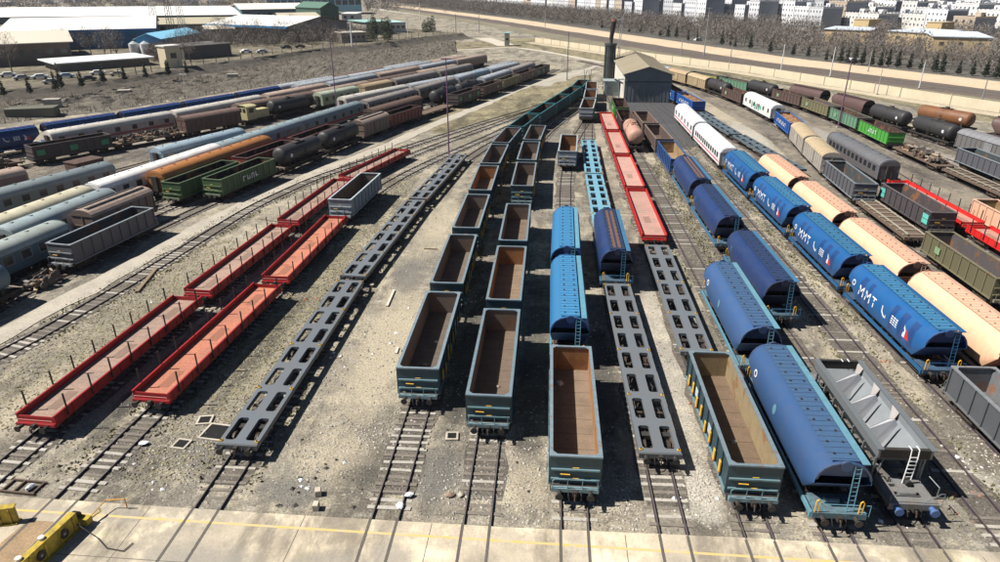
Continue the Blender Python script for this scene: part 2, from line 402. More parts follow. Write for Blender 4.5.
def hopper(v, full=True, L=12.9, trough=False):
    sh, en, st, dk, band = HV[v]
    k = 'hopper_'+v
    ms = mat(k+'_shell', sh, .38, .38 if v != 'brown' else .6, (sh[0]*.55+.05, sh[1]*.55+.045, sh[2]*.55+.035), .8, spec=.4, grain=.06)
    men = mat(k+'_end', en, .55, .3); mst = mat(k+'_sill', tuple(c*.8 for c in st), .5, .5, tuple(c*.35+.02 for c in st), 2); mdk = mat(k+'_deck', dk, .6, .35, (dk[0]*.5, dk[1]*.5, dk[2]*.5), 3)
    mb_ = mat(k+'_band', band, .35, .15) if band else ms
    root = empty('covered_hopper_wagon'); h = L/2
    full_prof = PROF+[(0, 4.31)]+[(-x, z) for x, z in PROF[::-1]]
    bands = [(-4.9,-4.1),(-3.4,-2.6),(-1.9,-1.2),(2.3,2.9),(3.5,4.3)]
    ys = [-h, -h+.02, -h+1.7, -4.9,-4.1,-3.4,-2.6,-1.9,-1.2,0,1,2.3,2.9,3.5,4.3, h-1.7, h-.02, h]
    ys = sorted(set(ys)); rings = []
    for y in ys:
        cl = 2.95 if abs(y) > h-.1 else 1.45
        if cl == 1.45: rings.append([(x, y, z) for x, z in full_prof])
        else: rings.append([((x if z >= cl else math.copysign(prof_x(cl), x)), y, max(z, cl)) for x, z in full_prof])
    def mf(i, j):
        ym = (ys[i]+ys[i+1])/2
        if band and j in (1,2,3,4,5,12,13,14,15,16) and any(a < ym < c for a, c in bands): return mb_
        return ms
    s_ = MB(); s_.loft(rings, ms, mf=mf)
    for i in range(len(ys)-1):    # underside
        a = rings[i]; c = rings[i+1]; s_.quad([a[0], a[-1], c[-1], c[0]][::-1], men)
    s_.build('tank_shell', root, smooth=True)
    for s in (-1, 1):
        e = MB(); y = s*(h-.30)
        pts = [((x*.985), y, z) for x, z in full_prof if z > 2.9]
        # overhang ring is open, end wall sits a little inside
        e.quad(pts if s < 0 else pts[::-1], men)
        e.v[:] = e.v
        e.build('end_wall', root)
    for s in (-1, 1):          # rim lip around the roof end
        e = MB()
        pts = [(x, z) for x, z in full_prof if z > 2.9]
        e.loft([[(x*1.012, s*h, z+.012) for x, z in pts], [(x*1.012, s*(h-.12), z+.012) for x, z in pts]], men)
        e.loft([[(x*1.012, s*(h+.005), z+.012) for x, z in pts], [(x*.94, s*(h+.005), z-.06) for x, z in pts]], men)
        e.cyl((0, s*(h+.02), 4.12), (0, s*(h-.1), 4.12), .32, men, 16)
        e.build('roof_lip', root)
    if v == 'brown':
        rb = MB()
        for i in range(14):
            y = -h+.5+(L-1.0)*i/13
            if abs(y) < h-1.7: rb.loft([[(x*1.02, yy, z+.03) for x, z in full_prof] for yy in (y-.08, y+.08)], ms); rb.loft([[(x*1.02, y+q_*.08, z+.03) for x, z in full_prof] if k_ else [(x*.99, y+q_*.08, z-.02) for x, z in full_prof] for q_ in (1,) for k_ in (0, 1)], ms)
        rb.build('rib_bands', root)
    d = MB()                   # roof deck with ribs
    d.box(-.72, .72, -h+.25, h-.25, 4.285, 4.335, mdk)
    n = 26
    for i in range(n):
        y = -h+.4+(L-.8)*i/(n-1); d.box(-.74, .74, y-.02, y+.02, 4.335, 4.352, men if v != 'peach' else mat('peach_rib', (.60,.33,.23), .6, .2))
    if trough:
        for s in (-.25, .25):
            d.box(s-.15, s+.15, -h+.6, h-1.0, 4.335, 4.36, mat('hatch_rust', (.14,.07,.05), .8, .5))
    d.build('roof_deck', root)
    nh = 12
    for sx in (-.42, .42):
        q = MB()
        for i in range(nh):
            y = -h+.8+(L-1.6)*i/(nh-1); q.cyl((sx, y, 4.34), (sx, y, 4.40), .07, MBLACK() if v != 'peach' else mat('peach_clip', (.26,.13,.10), .7, .3), 6)
        tag(q.build('hatch_clips', root), kind='stuff')
    w = MB(); ang = math.atan2(.22, .32)
    for i in range(2):
        x0, z0 = (1.02, 4.06) if i == 0 else (1.02, 4.06)
    w.box(.84, 1.24, -h+.1, h-.1, 4.20, 4.24, mst)
    for i in range(12): y = -h+.5+(L-1.0)*i/11; w.box(.95, 1.18, y-.03, y+.03, 3.86, 4.20, mst)
    w.build('walkway', root)
    f = frame_mb(h+.25, MDARK(), mst, 1.42); f.build('underframe', root)
    c = MB()
    for y in (-3.0, 0, 3.0):
        a = [(-1.1,y-1.2,1.5),(1.1,y-1.2,1.5),(1.1,y+1.2,1.5),(-1.1,y+1.2,1.5)]; z = [(-.5,y-.4,.5),(.5,y-.4,.5),(.5,y+.4,.5),(-.5,y+.4,.5)]
        c.loft([a, z], men, closed=True)
    c.build('discharge_chutes', root)
    for s in (-1, 1): bogie(root, s*(h-1.6))
    if full:
        mp = mat(k+'_platform', tuple(c*.42+.035 for c in st), .65, .7, (.05,.048,.045), 2.2)
        for s in (-1, 1):
            p = MB(); ya, yb = sorted((s*(h-1.2), s*(h+.3)))
            p.box(-1.3, 1.3, ya, yb, 1.225, 1.26, mp); ya, yb = sorted((s*(h+.3), s*(h+.42))); p.box(-1.4, 1.4, ya, yb, .98, 1.3, mp)
            p.cyl((-.5, s*(h-.5), 1.4), (.3, s*(h-.5), 1.4), .16, mp, 10); p.box(.5, .9, min(s*(h-.2),s*(h-.8)), max(s*(h-.2),s*(h-.8)), 1.26, 1.6, men)
            p.build('end_platform', root)
            for x in (-1.2, 1.1):
                g = MB(); y = s*(h+.36)
                g.pipe([(x-.09,y,1.3),(x-.09,y,2.05),(x,y,2.14),(x+.09,y,2.05),(x+.09,y,1.3)], .035, MYEL()); g.build('grab_rail', root)
            g = MB(); y = s*(h+.34)
            g.pipe([(-1.45,y,1.3),(-1.45,y,1.9)], .02, mst); g.pipe([(-1.0,y,1.85),(1.0,y,1.85)], .022, mst)
            g.pipe([(1.25,y,1.85),(1.6,y,1.85),(1.6,y,1.1)], .022, mst)
            g.build('end_railing', root)
            lad = MB(); x = .62
            for dx in (-.17, .17): lad.pipe([(x+dx, s*(h+.2), 1.25), (x+dx, s*(h-.02), 4.15)], .025, mst)
            for i in range(10):
                z = 1.45+i*.28; yy = s*(h+.2-.22*(z-1.25)/2.9); lad.cyl((x-.17,yy,z), (x+.17,yy,z), .018, mst, 5)
            lad.build('ladder', root)
        ends_gear(root, h+.42)
    if v in ('mmt', 'far_blue'):
        for side in ((-1,) if v == 'mmt' else (1, -1)):
            side_text(root, 'MMT', 1.3, side, 2.7 if v == 'mmt' else -2.5, 2.72, MWHITE())
            q = MB(); yb = -.3 if v == 'mmt' else 1.2
            hook = [(-.45,.38),(-.3,.38),(-.22,.0),(.05,-.22),(.35,-.3),(.35,-.12),(.42,-.1),(.42,-.42),(.05,-.42),(-.35,-.12)]
            side_poly(q, hook, side, yb, 2.8, MWHITE()); q.build('lettering', root)
            q = MB()
            for r_ in range(4):
                for c_ in range(3):
                    side_poly(q, [(c_*.36-.5,-r_*.19+.3),(c_*.36-.5+.27,-r_*.19+.3),(c_*.36-.5+.27,-r_*.19+.4),(c_*.36-.5,-r_*.19+.4)], side, yb-1.7 if v == 'mmt' else yb+1.6, 2.72, MWHITE())
            q.build('data_lines', root)
            q = MB(); ye = yb-3.6 if v == 'mmt' else yb+3.2
            side_poly(q, [(-.45,-.5),(-.1,-.5),(-.1,.1),(-.45,.45)], side, ye, 2.8, MWHITE())
            side_poly(q, [(-.05,-.5),(.55,-.5),(.2,.05),(-.05,.3)], side, ye, 2.8, mat('red_emblem', (.6,.03,.03), .5, .1))
            q.build('emblem', root)
    if v == 'mmt' or v == 'steel' or v == 'navy':
        q = MB(); yy = 5.3 if v == 'mmt' else 4.6; zz = 2.95
        pts = [(.28*math.cos(a), .28*math.sin(a)) for a in [i*math.pi/8 for i in range(16)]]
        side_poly(q, pts, -1, yy, zz, MWHITE() if v != 'navy' else mst)
        b2 = [(p[0]*.6, p[1]*.6) for p in pts]
        q.quad([(-(prof_x(zz+p[1])+.024), yy-p[0], zz+p[1]) for p in b2], ms)
        q.build('emblem', root)
        if v == 'steel':
            q = MB(); side_poly(q, [(p[0]*.9,p[1]*1.3) for p in pts], -1, .4, 2.9, mst); q.build('emblem', root)
    return root

# ------------------------------------------------------------------ container flat
def flat(v, L=25.0, full=True):
    colr = {'grey': (.135,.155,.175), 'sky': (.17,.39,.51), 'dark': (.10,.14,.17), 'brown': (.11,.085,.07)}[v]
    m = mat('flat_'+v, colr, .5, .3 if v != 'brown' else .7, scale=1.0)
    root = empty('container_flat_wagon'); h = L/2; W = 1.28
    n = max(4, round(L/3.1)); pitch = L/n; d = MB(); z0, z1 = 1.02, 1.25
    hx0, hx1, hh = .32, 1.02, pitch*.37
    d.box(-hx0, hx0, -h, h, z0, z1, m)
    for s in (-1, 1):
        a, c = sorted((s*hx1, s*W)); d.box(a, c, -h, h, z0-.12, z1-.002, m)
        a, c = sorted((s*hx0, s*hx1))
        yprev = -h
        for i in range(n):
            yc = -h+pitch*(i+.5); d.box(a, c, yprev, yc-hh, z0, z1-.001, m)
            # chamfered corners
            for sx in (a, c):
                for sy in (-1, 1):
                    x2 = sx+(.13 if sx == a else -.13); y1 = yc+sy*hh; y2 = yc+sy*(hh-.16)
                    pts = [(sx,y1,z1-.003),(x2,y1,z1-.003),(sx,y2,z1-.003)]
                    nrm = (pts[1][0]-pts[0][0])*(pts[2][1]-pts[0][1])
                    d.quad(pts if nrm > 0 else pts[::-1], m)
            yprev = yc+hh
        d.box(a, c, yprev, h, z0, z1-.001, m)
    d.build('deck', root)
    u = MB(); md = MDARK()
    u.box(-.18, .18, -h+.3, h-.3, .72, 1.02, md)
    for i in range(n):
        yc = -h+pitch*(i+.5)
        for s in (-1, 1):
            u.pipe([(s*.45, yc-hh, .8), (s*.85, yc+hh*.3, .7), (s*.5, yc+hh, .82)], .05, md)
            if i % 2: u.box(*sorted((s*.4, s*.95)), yc-.1, yc+.08, .8, .92, MRUSTY())
            u.pipe([(s*.62, yc-hh, .78), (s*.62, yc-hh*.2, .74)], .11, md, 8)
    u.build('underframe', root)
    bogs = (-h+2.2, 0, h-2.2) if L > 20 else (-h+2.2, h-2.2)
    for y in bogs: bogie(root, y)
    hs = MB()
    for s in (-1, 1): hs = MB(); ya, yb = sorted((s*h, s*(h+.15))); hs.box(-1.3, 1.3, ya, yb, .9, 1.24, mat('flat_headstock_'+v, tuple(c*.6 for c in colr), .5, .3)); hs.build('headstock', root)
    if full:
        for i in range(n):
            if i % 2 == 0 or i == n-1:
                for s in (-1, 1):
                    y = -h+.25 if i == 0 else (h-.25 if i == n-1 else -h+pitch*i)
                    def mk():
                        q = MB(); q.box(-.1, .1, -.09, .09, 0, .07, MYEL()); q.cyl((0,0,.07), (0,0,.14), .05, MBLACK(), 6); return q
                    part_copy('tl', mk, 'twist_lock', root, (s*1.16, y, 1.25))
        ends_gear(root, h+.15)
    return root

# ------------------------------------------------------------------ red flat wagon with low sides
def redflat(v, L=18.3, full=True):
    stakes = v != 'low'
    red = (.33,.014,.018) if v != 'bright' else (.60,.015,.015); fl = {'orange': (.54,.20,.12), 'pink': (.38,.25,.19), 'low': (.50,.29,.23), 'bright': (.50,.26,.2)}[v]
    if v == 'low': red = (.50,.02,.02)
    mr = mat('red_side_'+v, red, .45, .3, (.12,.03,.025)); mf = mat('deck_'+v, fl, .75, .7, (fl[0]*.55, fl[1]*.7, fl[2]*.8), .45, streak=False, grain=.22)
    mp = mat('deck_patch_'+v, tuple(c*.62 for c in fl), .8, .4)
    root = empty('low_sided_flat_wagon'); h = L/2
    b = MB(); b.box(-1.30, 1.30, -h+.08, h-.08, 1.18, 1.3, mf)
    for i in range(1, 24):
        y = -h+L*i/24; b.box(-1.3, 1.3, y-.01, y+.01, 1.3, 1.305, mp)
    for yc in ((-h+2.4, .0, h-2.6) if v != 'low' else (-h*.3,)):
        b.box(-.38, .38, yc-1.1, yc+1.1, 1.3, 1.312, mp)
    b.build('deck', root)
    for s in (-1, 1):
        q = MB(); a, c = sorted((s*1.30, s*1.37)); q.box(a, c, -h, h, 1.0, 1.72, mr)
        a, c = sorted((s*1.27, s*1.40)); q.box(a, c, -h-.02, h+.02, 1.72, 1.78, mr)
        for i in range(15):
            y = -h+.4+(L-.8)*i/14; a, c = sorted((s*1.37, s*1.42)); q.box(a, c, y-.05, y+.05, 1.05, 1.7, mr)
        q.build('side_board', root)
        q = MB(); a, c = sorted((s*(h-.08), s*(h-.01))); q.box(-1.30, 1.30, a, c, 1.0, 1.66, mr)
        a, c = sorted((s*(h-.01), s*(h+.2))); q.box(-1.36, 1.36, a, c, 1.0, 1.2, mr)
        q.pipe([(-1.2, s*(h+.12), 1.2), (-1.2, s*(h+.12), 1.45), (1.2, s*(h+.12), 1.45), (1.2, s*(h+.12), 1.2)], .02, mat('pale_rail', (.6,.25,.22), .5, .2))
        q.build('end_board', root)
        if stakes:
            for i in range(8):
                y = -h+1.1+(L-2.2)*i/7+(.12 if i % 3 == 1 else -.05)
                def mk():
                    q = MB(); q.box(-.035, .035, -.05, .05, -.7, .95, MBLACK()); return q
                part_copy('stake', mk, 'stake', root, (s*1.46, y, 1.9))
    frame_mb(h-.1, MDARK(), mr, 1.2).build('underframe', root)
    for s in (-1, 1): bogie(root, s*(h-2.4))
    if full: ends_gear(root, h+.2)
    return root

# ------------------------------------------------------------------ passenger coach
CV = { # side, roof, stripe, L
 'white_red': ((.78,.78,.80), (.80,.80,.82), (.62,.03,.06), 19.6),
 'white':     ((.70,.70,.72), (.76,.76,.76), None, 20),
 'white_green': ((.70,.72,.70), (.72,.74,.72), None, 18),
 'grey_dark': ((.10,.10,.115), (.14,.145,.16), None, 20),
 'orange':    ((.30,.12,.035), (.42,.17,.05), None, 24.5),
 'cream':     ((.42,.43,.42), (.62,.57,.42), None, 23),
 'white_long': ((.60,.60,.60), (.78,.77,.74), (.5,.05,.05), 24),
 'blue_grey': ((.16,.24,.29), (.24,.31,.34), (.30,.05,.05), 22),
 'grey_orange': ((.12,.16,.18), (.24,.29,.31), (.65,.30,.03), 24),
 'blue_windows': ((.12,.19,.24), (.26,.34,.40), None, 17.5),
 'beige_red': ((.42,.35,.33), (.50,.48,.43), (.30,.08,.08), 23),
 'van':       ((.52,.53,.60), (.26,.32,.34), None, 15),
 'blue_roof': ((.06,.13,.17), (.32,.36,.34), None, 20),
 'pink':      ((.26,.17,.17), (.46,.35,.28), None, 17),
 'brown':     ((.075,.05,.042), (.16,.11,.09), None, 21),
 'tan':       ((.25,.18,.14), (.42,.32,.26), None, 20),
 'silver':    ((.14,.16,.18), (.36,.39,.42), None, 20),
 'dull':      ((.12,.105,.10), (.30,.27,.25), None, 20),
 'palegreen': ((.22,.30,.20), (.42,.47,.36), None, 13),
}
def coach(v, full=True):
    side, roof, stripe, L = CV[v]; k = 'coach_'+v
    ms = mat(k+'_side', side, .5, .55); mr = mat(k+'_roof', roof, .55, .65, (roof[0]*.5+.03, roof[1]*.48+.02, roof[2]*.44+.01), .5, vary=.15)
    root = empty('passenger_coach' if v not in ('pink',) else 'box_wagon'); h = L/2
    pr = [(1.40,1.15),(1.44,2.0),(1.43,3.15)]
    rf = [(1.46,3.15),(1.40,3.4),(1.22,3.68),(.90,3.9),(.45,4.03),(0,4.07)]
    b = MB()
    for s in (-1, 1): b.loft([[(s*x, y, z) for x, z in (pr if s < 0 else pr[::-1])] for y in (-h, h)], ms)
    for s in (-1, 1):
        pts = [(x, s*h, z) for x, z in pr]+[(x, s*h, z-.02) for x, z in rf[1:]]+[(-x, s*h, z-.02) for x, z in rf[1:-1][::-1]]+[(-x, s*h, z) for x, z in pr[::-1]]
        b.quad(pts if s < 0 else pts[::-1], ms)
        b.box(-.42, .42, min(s*h, s*(h+.35)), max(s*h, s*(h+.35)), 1.25, 3.3, MBLACK())
        for q in (-1, 1): b.box(q*1.42-.06, q*1.42+.06, min(s*(h-.2), s*(h+.04)), max(s*(h-.2), s*(h+.04)), 1.15, 3.2, mr)
    b.quad([(-1.4,-h,1.15),(-1.4,h,1.15),(1.4,h,1.15),(1.4,-h,1.15)], MDARK())
    b.build('body', root, smooth=False)
    r = MB(); ring = rf+[(-x, z) for x, z in rf[:-1][::-1]]
    ys = [-h-.06, -h+.35, h-.35, h+.06]
    r.loft([[(x*(.9 if abs(y) > h else 1), y, 3.15+(z-3.15)*(.82 if abs(y) > h else 1)) for x, z in ring] for y in ys], mr)
    for s in (-1, 1):
        pts = [(x*.9, s*(h+.06), 3.15+(z-3.15)*.82) for x, z in ring]; r.quad(pts if s < 0 else pts[::-1], mr)
    n = int(L/2.4)
    for i in range(n):
        y = -h+1.4+(L-2.8)*i/(n-1); r.box(-.14, .14, y-.16, y+.16, 4.05, 4.15, mr)
    for i in range(int(L/1.5)):
        y = -h+.8+1.5*i
        r.loft([[(x*1.004, yy, z+.012) for x, z in ring] for yy in (y, y+.05)], mr)
    r.build('roof', root, smooth=True)
    if stripe:
        q = MB(); mst = mat(k+'_stripe', stripe, .5, .2)
        for s in (-1, 1): q.box(s*1.445-.012, s*1.445+.012, -h+.1, h-.1, 1.55 if v != 'grey_orange' else 1.2, (1.95 if v != 'white_red' else 1.72) if v != 'grey_orange' else 1.5, mst)
        q.build('stripe', root)
    if v not in ('pink',):
        nw = max(5, int(L/(1.55 if v in ('grey_dark','white_red') else 2.2)))
        if not full: nw = max(5, int(L/3))
        for s in (-1, 1):
            for i in range(nw):
                y = -h+1.6+(L-3.2)*i/(nw-1)
                mg = MGLASS() if not (v == 'blue_windows') else mat('pale_blind', (.42,.36,.28), .6, .3)
                ww = .48 if v != 'blue_windows' else .6
                key = 'win'+('b' if v == 'blue_windows' else '')
                def mk():
                    q = MB(); q.box(-.012, .012, -ww, ww, -.4, .4, mg); return q
                part_copy(key, mk, 'window', root, (s*1.447, y, 2.5))
                if full and v in ('blue_roof', 'blue_windows', 'blue_grey'):
                    def mk3():
                        q = MB()
                        for a in (-1, 1): q.box(-.008, .008, a*(.62), a*(.62)+.05, -.5, .5, mr)
                        q.box(-.008, .008, -.6, .6, .47, .52, mr); q.box(-.008, .008, -.6, .6, -.52, -.47, mr); return q
                    part_copy('wf_'+v, mk3, 'window_frame', root, (s*1.455, y, 2.5))
    else:
        for s in (-1, 1):
            q = MB(); q.box(s*1.46-.03, s*1.46+.03, -1.3, 1.3, 1.3, 3.05, ms)
            for i in range(14): y = -h+.5+(L-1)*i/13; q.box(s*1.45-.02, s*1.45+.02, y-.04, y+.04, 1.2, 3.1, ms)
            q.build('sliding_door', root)
    if v == 'white_green':
        mg = mat('teal_graffiti', (.02,.33,.24), .5, .1)
        for txt, y, c in (('WEST', 4.0, MBLACK()), ('WGW', -.5, mg)):
            pass
        q = MB()
        for i, (y, w, z0, z1) in enumerate([(3.2,.5,1.5,2.9),(2.2,.6,1.9,2.7),(1.1,.7,1.4,2.6),(-.1,.6,1.6,2.9),(-1.2,.5,1.5,2.4),(-2.3,.7,1.8,2.8)]):
            q.quad([(-1.462,y,z0),(-1.462,y-w,z0+.1),(-1.462,y-w*.8,z1),(-1.462,y+.15,z1-.2)][::-1], mg if i % 2 == 0 or i > 3 else MBLACK())
        q.build('graffiti', root)
    u = MB(); u.box(-1.1, 1.1, -h*.45, h*.45, .55, 1.15, MDARK()); u.box(-.3, .3, -h, h, .8, 1.15, MDARK()); u.build('underframe', root)
    for s in (-1, 1): bogie(root, s*(h-2.8))
    if full: ends_gear(root, h+.05)
    return root

# ------------------------------------------------------------------ ribbed covered wagon, tank wagon, locomotive, open hopper, scrap wagon
def ribbed(v, full=True):
    side, roof, L, two = {'tan': ((.40,.31,.19), (.46,.34,.21), 11.0, False), 'tan_pale': ((.36,.33,.29), (.45,.35,.22), 11.5, False),
        'brown': ((.095,.055,.045), (.20,.13,.11), 12.5, False), 'brown_small': ((.15,.11,.095), (.34,.26,.21), 9.8, True), 'grey': ((.115,.115,.12), (.20,.20,.21), 15, False),
        'darklong': ((.062,.045,.038), (.13,.085,.065), 19, False)}[v]
    ms = mat('ribbed_side_'+v, side, .6, .4); mr = mat('ribbed_roof_'+v, roof, .6, .5, tuple(c*.55 for c in roof), .8)
    root = empty('covered_goods_wagon'); h = L/2
    b = MB(); b.box(-1.38, 1.38, -h, h, 1.15, 3.3, ms)
    for s in (-1, 1):
        n = int(L/1.1)
        for i in range(n+1):
            y = -h+.08+(L-.16)*i/n; a, c = sorted((s*1.38, s*1.46)); b.box(a, c, y-.06, y+.06, 1.2, 3.28, ms)
        b.box(-1.2, 1.2, min(s*h, s*(h+.06)), max(s*h, s*(h+.06)), 2.1, 2.2, ms); b.box(-.06, .06, min(s*h, s*(h+.06)), max(s*h, s*(h+.06)), 1.2, 3.3, ms)
    b.build('body', root)
    rf = [(1.5,3.28),(1.38,3.55),(1.05,3.82),(.6,3.98),(0,4.05)]; ring = rf+[(-x, z) for x, z in rf[:-1][::-1]]
    r = MB(); r.loft([[(x, y, z) for x, z in ring] for y in (-h-.08, h+.08)], mr)
    for s in (-1, 1):
        pts = [(x, s*(h+.08), z) for x, z in ring]; r.quad(pts if s < 0 else pts[::-1], ms)
    for i in range(int(L/1.3)):
        y = -h+.6+1.3*i; r.loft([[(x*1.01, yy, z+.025) for x, z in ring] for yy in (y, y+.08)], mr)
    r.build('roof', root)
    if two:
        q = MB(); q.box(-.95, -.55, -h+.4, h-.4, 3.97, 4.06, MDARK()); q.box(.2, .6, -h+.4, h-.4, 4.02, 4.11, MDARK()); q.build('roof_hatch', root)
    q = MB(); 
    for s in (-1, 1): q.box(s*1.47-.02, s*1.47+.02, -.9, .9, 1.3, 3.15, mr if v == 'grey' else ms)
    q.build('door', root)
    frame_mb(h+.1, MDARK(), ms, 1.3).build('underframe', root)
    for s in (-1, 1): bogie(root, s*(h-1.9))
    if full: ends_gear(root, h+.2)
    return root
def tankw(v, full=True):
    c, top, L = {'black': ((.035,.033,.034), (.05,.045,.045), 10.6), 'peach': ((.52,.30,.22), (.42,.22,.15), 11), 'rust': ((.20,.085,.035), (.04,.035,.035), 11.5),
                 'slate': ((.10,.15,.19), (.12,.17,.21), 12)}[v]
    m = mat('tank_'+v, c, .5, .5, (c[0]*.5+.02, c[1]*.5+.02, c[2]*.5+.02), .6, rust=.25 if v in ('peach', 'rust') else 0); root = empty('tank_wagon'); h = L/2
    b = MB(); n = 24; rr = 1.38; zc = 2.72
    prof = [(-h, .02), (-h+.05, .7), (-h+.2, 1.1), (-h+.45, 1.32), (-h+.7, rr), (h-.7, rr), (h-.45, 1.32), (h-.2, 1.1), (h-.05, .7), (h, .02)]
    b.loft([[(q*math.cos(2*math.pi*i/n), y, zc+q*math.sin(2*math.pi*i/n)) for i in range(n)] for y, q in prof], m, closed=True)
    for y in (-h*.6, -h*.2, h*.2, h*.6):
        b.loft([[((rr+.015)*math.cos(2*math.pi*i/n), yy, zc+(rr+.015)*math.sin(2*math.pi*i/n)) for i in range(n)] for yy in (y, y+.08)], m, closed=True)
    b.build('tank', root, smooth=True)
    d = MB(); md = mat('tank_top_'+v, top, .6, .4); d.cyl((0,0,4.0), (0,0,4.42), .42, md, 16); d.box(-.55, .55, -1.3, 1.3, 4.12, 4.16, md)
    d.pipe([(-.5,-1.3,4.6),(-.5,1.3,4.6)], .025, md); d.pipe([(-.5,-1.3,4.16),(-.5,-1.3,4.6)], .025, md); d.pipe([(-.5,1.3,4.16),(-.5,1.3,4.6)], .025, md); d.build('dome', root)
    s_ = MB()
    for y in (-h+1.3, h-1.3): s_.box(-1.1, 1.1, y-.15, y+.15, 1.15, 1.85, MDARK())
    s_.build('saddle', root)
    l = MB()
    for s in (-1, 1):
        for dy in (-.2, .2): l.pipe([(s*1.45, dy, 1.2), (s*1.42, dy, 2.9), (s*.9, dy, 4.0)], .025, MRUSTY())
        for i in range(7): l.cyl((s*1.44, -.2, 1.35+.25*i), (s*1.44, .2, 1.35+.25*i), .02, MRUSTY(), 5)
    l.build('ladder', root)
    if v in ('black', 'rust'):
        q = MB()
        yy = -h+1.6
        for s in (-1, 1): q.quad([(s*(math.sqrt(rr*rr-(z*.5)**2)+.02), yy+y, zc+z*.5) for y, z in [(math.cos(a)*.3, math.sin(a)*.6) for a in [i*math.pi/5 for i in range(10)]]], MWHITE())
        q.build('number_disc', root)
    frame_mb(h+.35, MDARK(), None, 1.2).build('underframe', root)
    for s in (-1, 1): bogie(root, s*(h-1.5))
    if full:
        p = MB()
        for s in (-1, 1): p = MB(); ya, yb = sorted((s*(h+.35), s*(h+.5))); p.box(-1.3, 1.3, ya, yb, .95, 1.28, mat('pale_headstock', (.35,.28,.22), .6, .5)); p.build('headstock', root)
        ends_gear(root, h+.5)
    return root
def loco():
    m = mat('loco_cream', (.42,.38,.20), .55, .45); root = empty('shunting_locomotive')
    b = MB(); b.box(-1.35, 1.35, -2.6, -.2, 1.2, 3.9, m); b.box(-1.0, 1.0, -.2, 3.4, 1.2, 2.9, m); b.box(-1.4, 1.4, -2.8, 3.6, .95, 1.2, MDARK()); b.build('body', root)
    r = MB(); r.loft([[(-1.5,y,3.9),(-.8,y,4.12),(.8,y,4.12),(1.5,y,3.9)][::-1] for y in (-2.8, 0)], m); r.build('roof', root)
    for (x0,x1,y0,y1) in ((-1.0,-.2,-2.62,-2.6),(.2,1.0,-2.62,-2.6)):
        q = MB(); q.box(x0,x1,y0-.01,y1,2.7,3.5,MGLASS()); q.build('window', root)
    for s in (-1,1): q = MB(); q.box(s*1.36-.01,s*1.36+.01,-2.0,-.8,2.6,3.5,MGLASS()); q.build('window', root)
    bogie(root, -1.5); bogie(root, 2.0); ends_gear(root, 3.4); return root
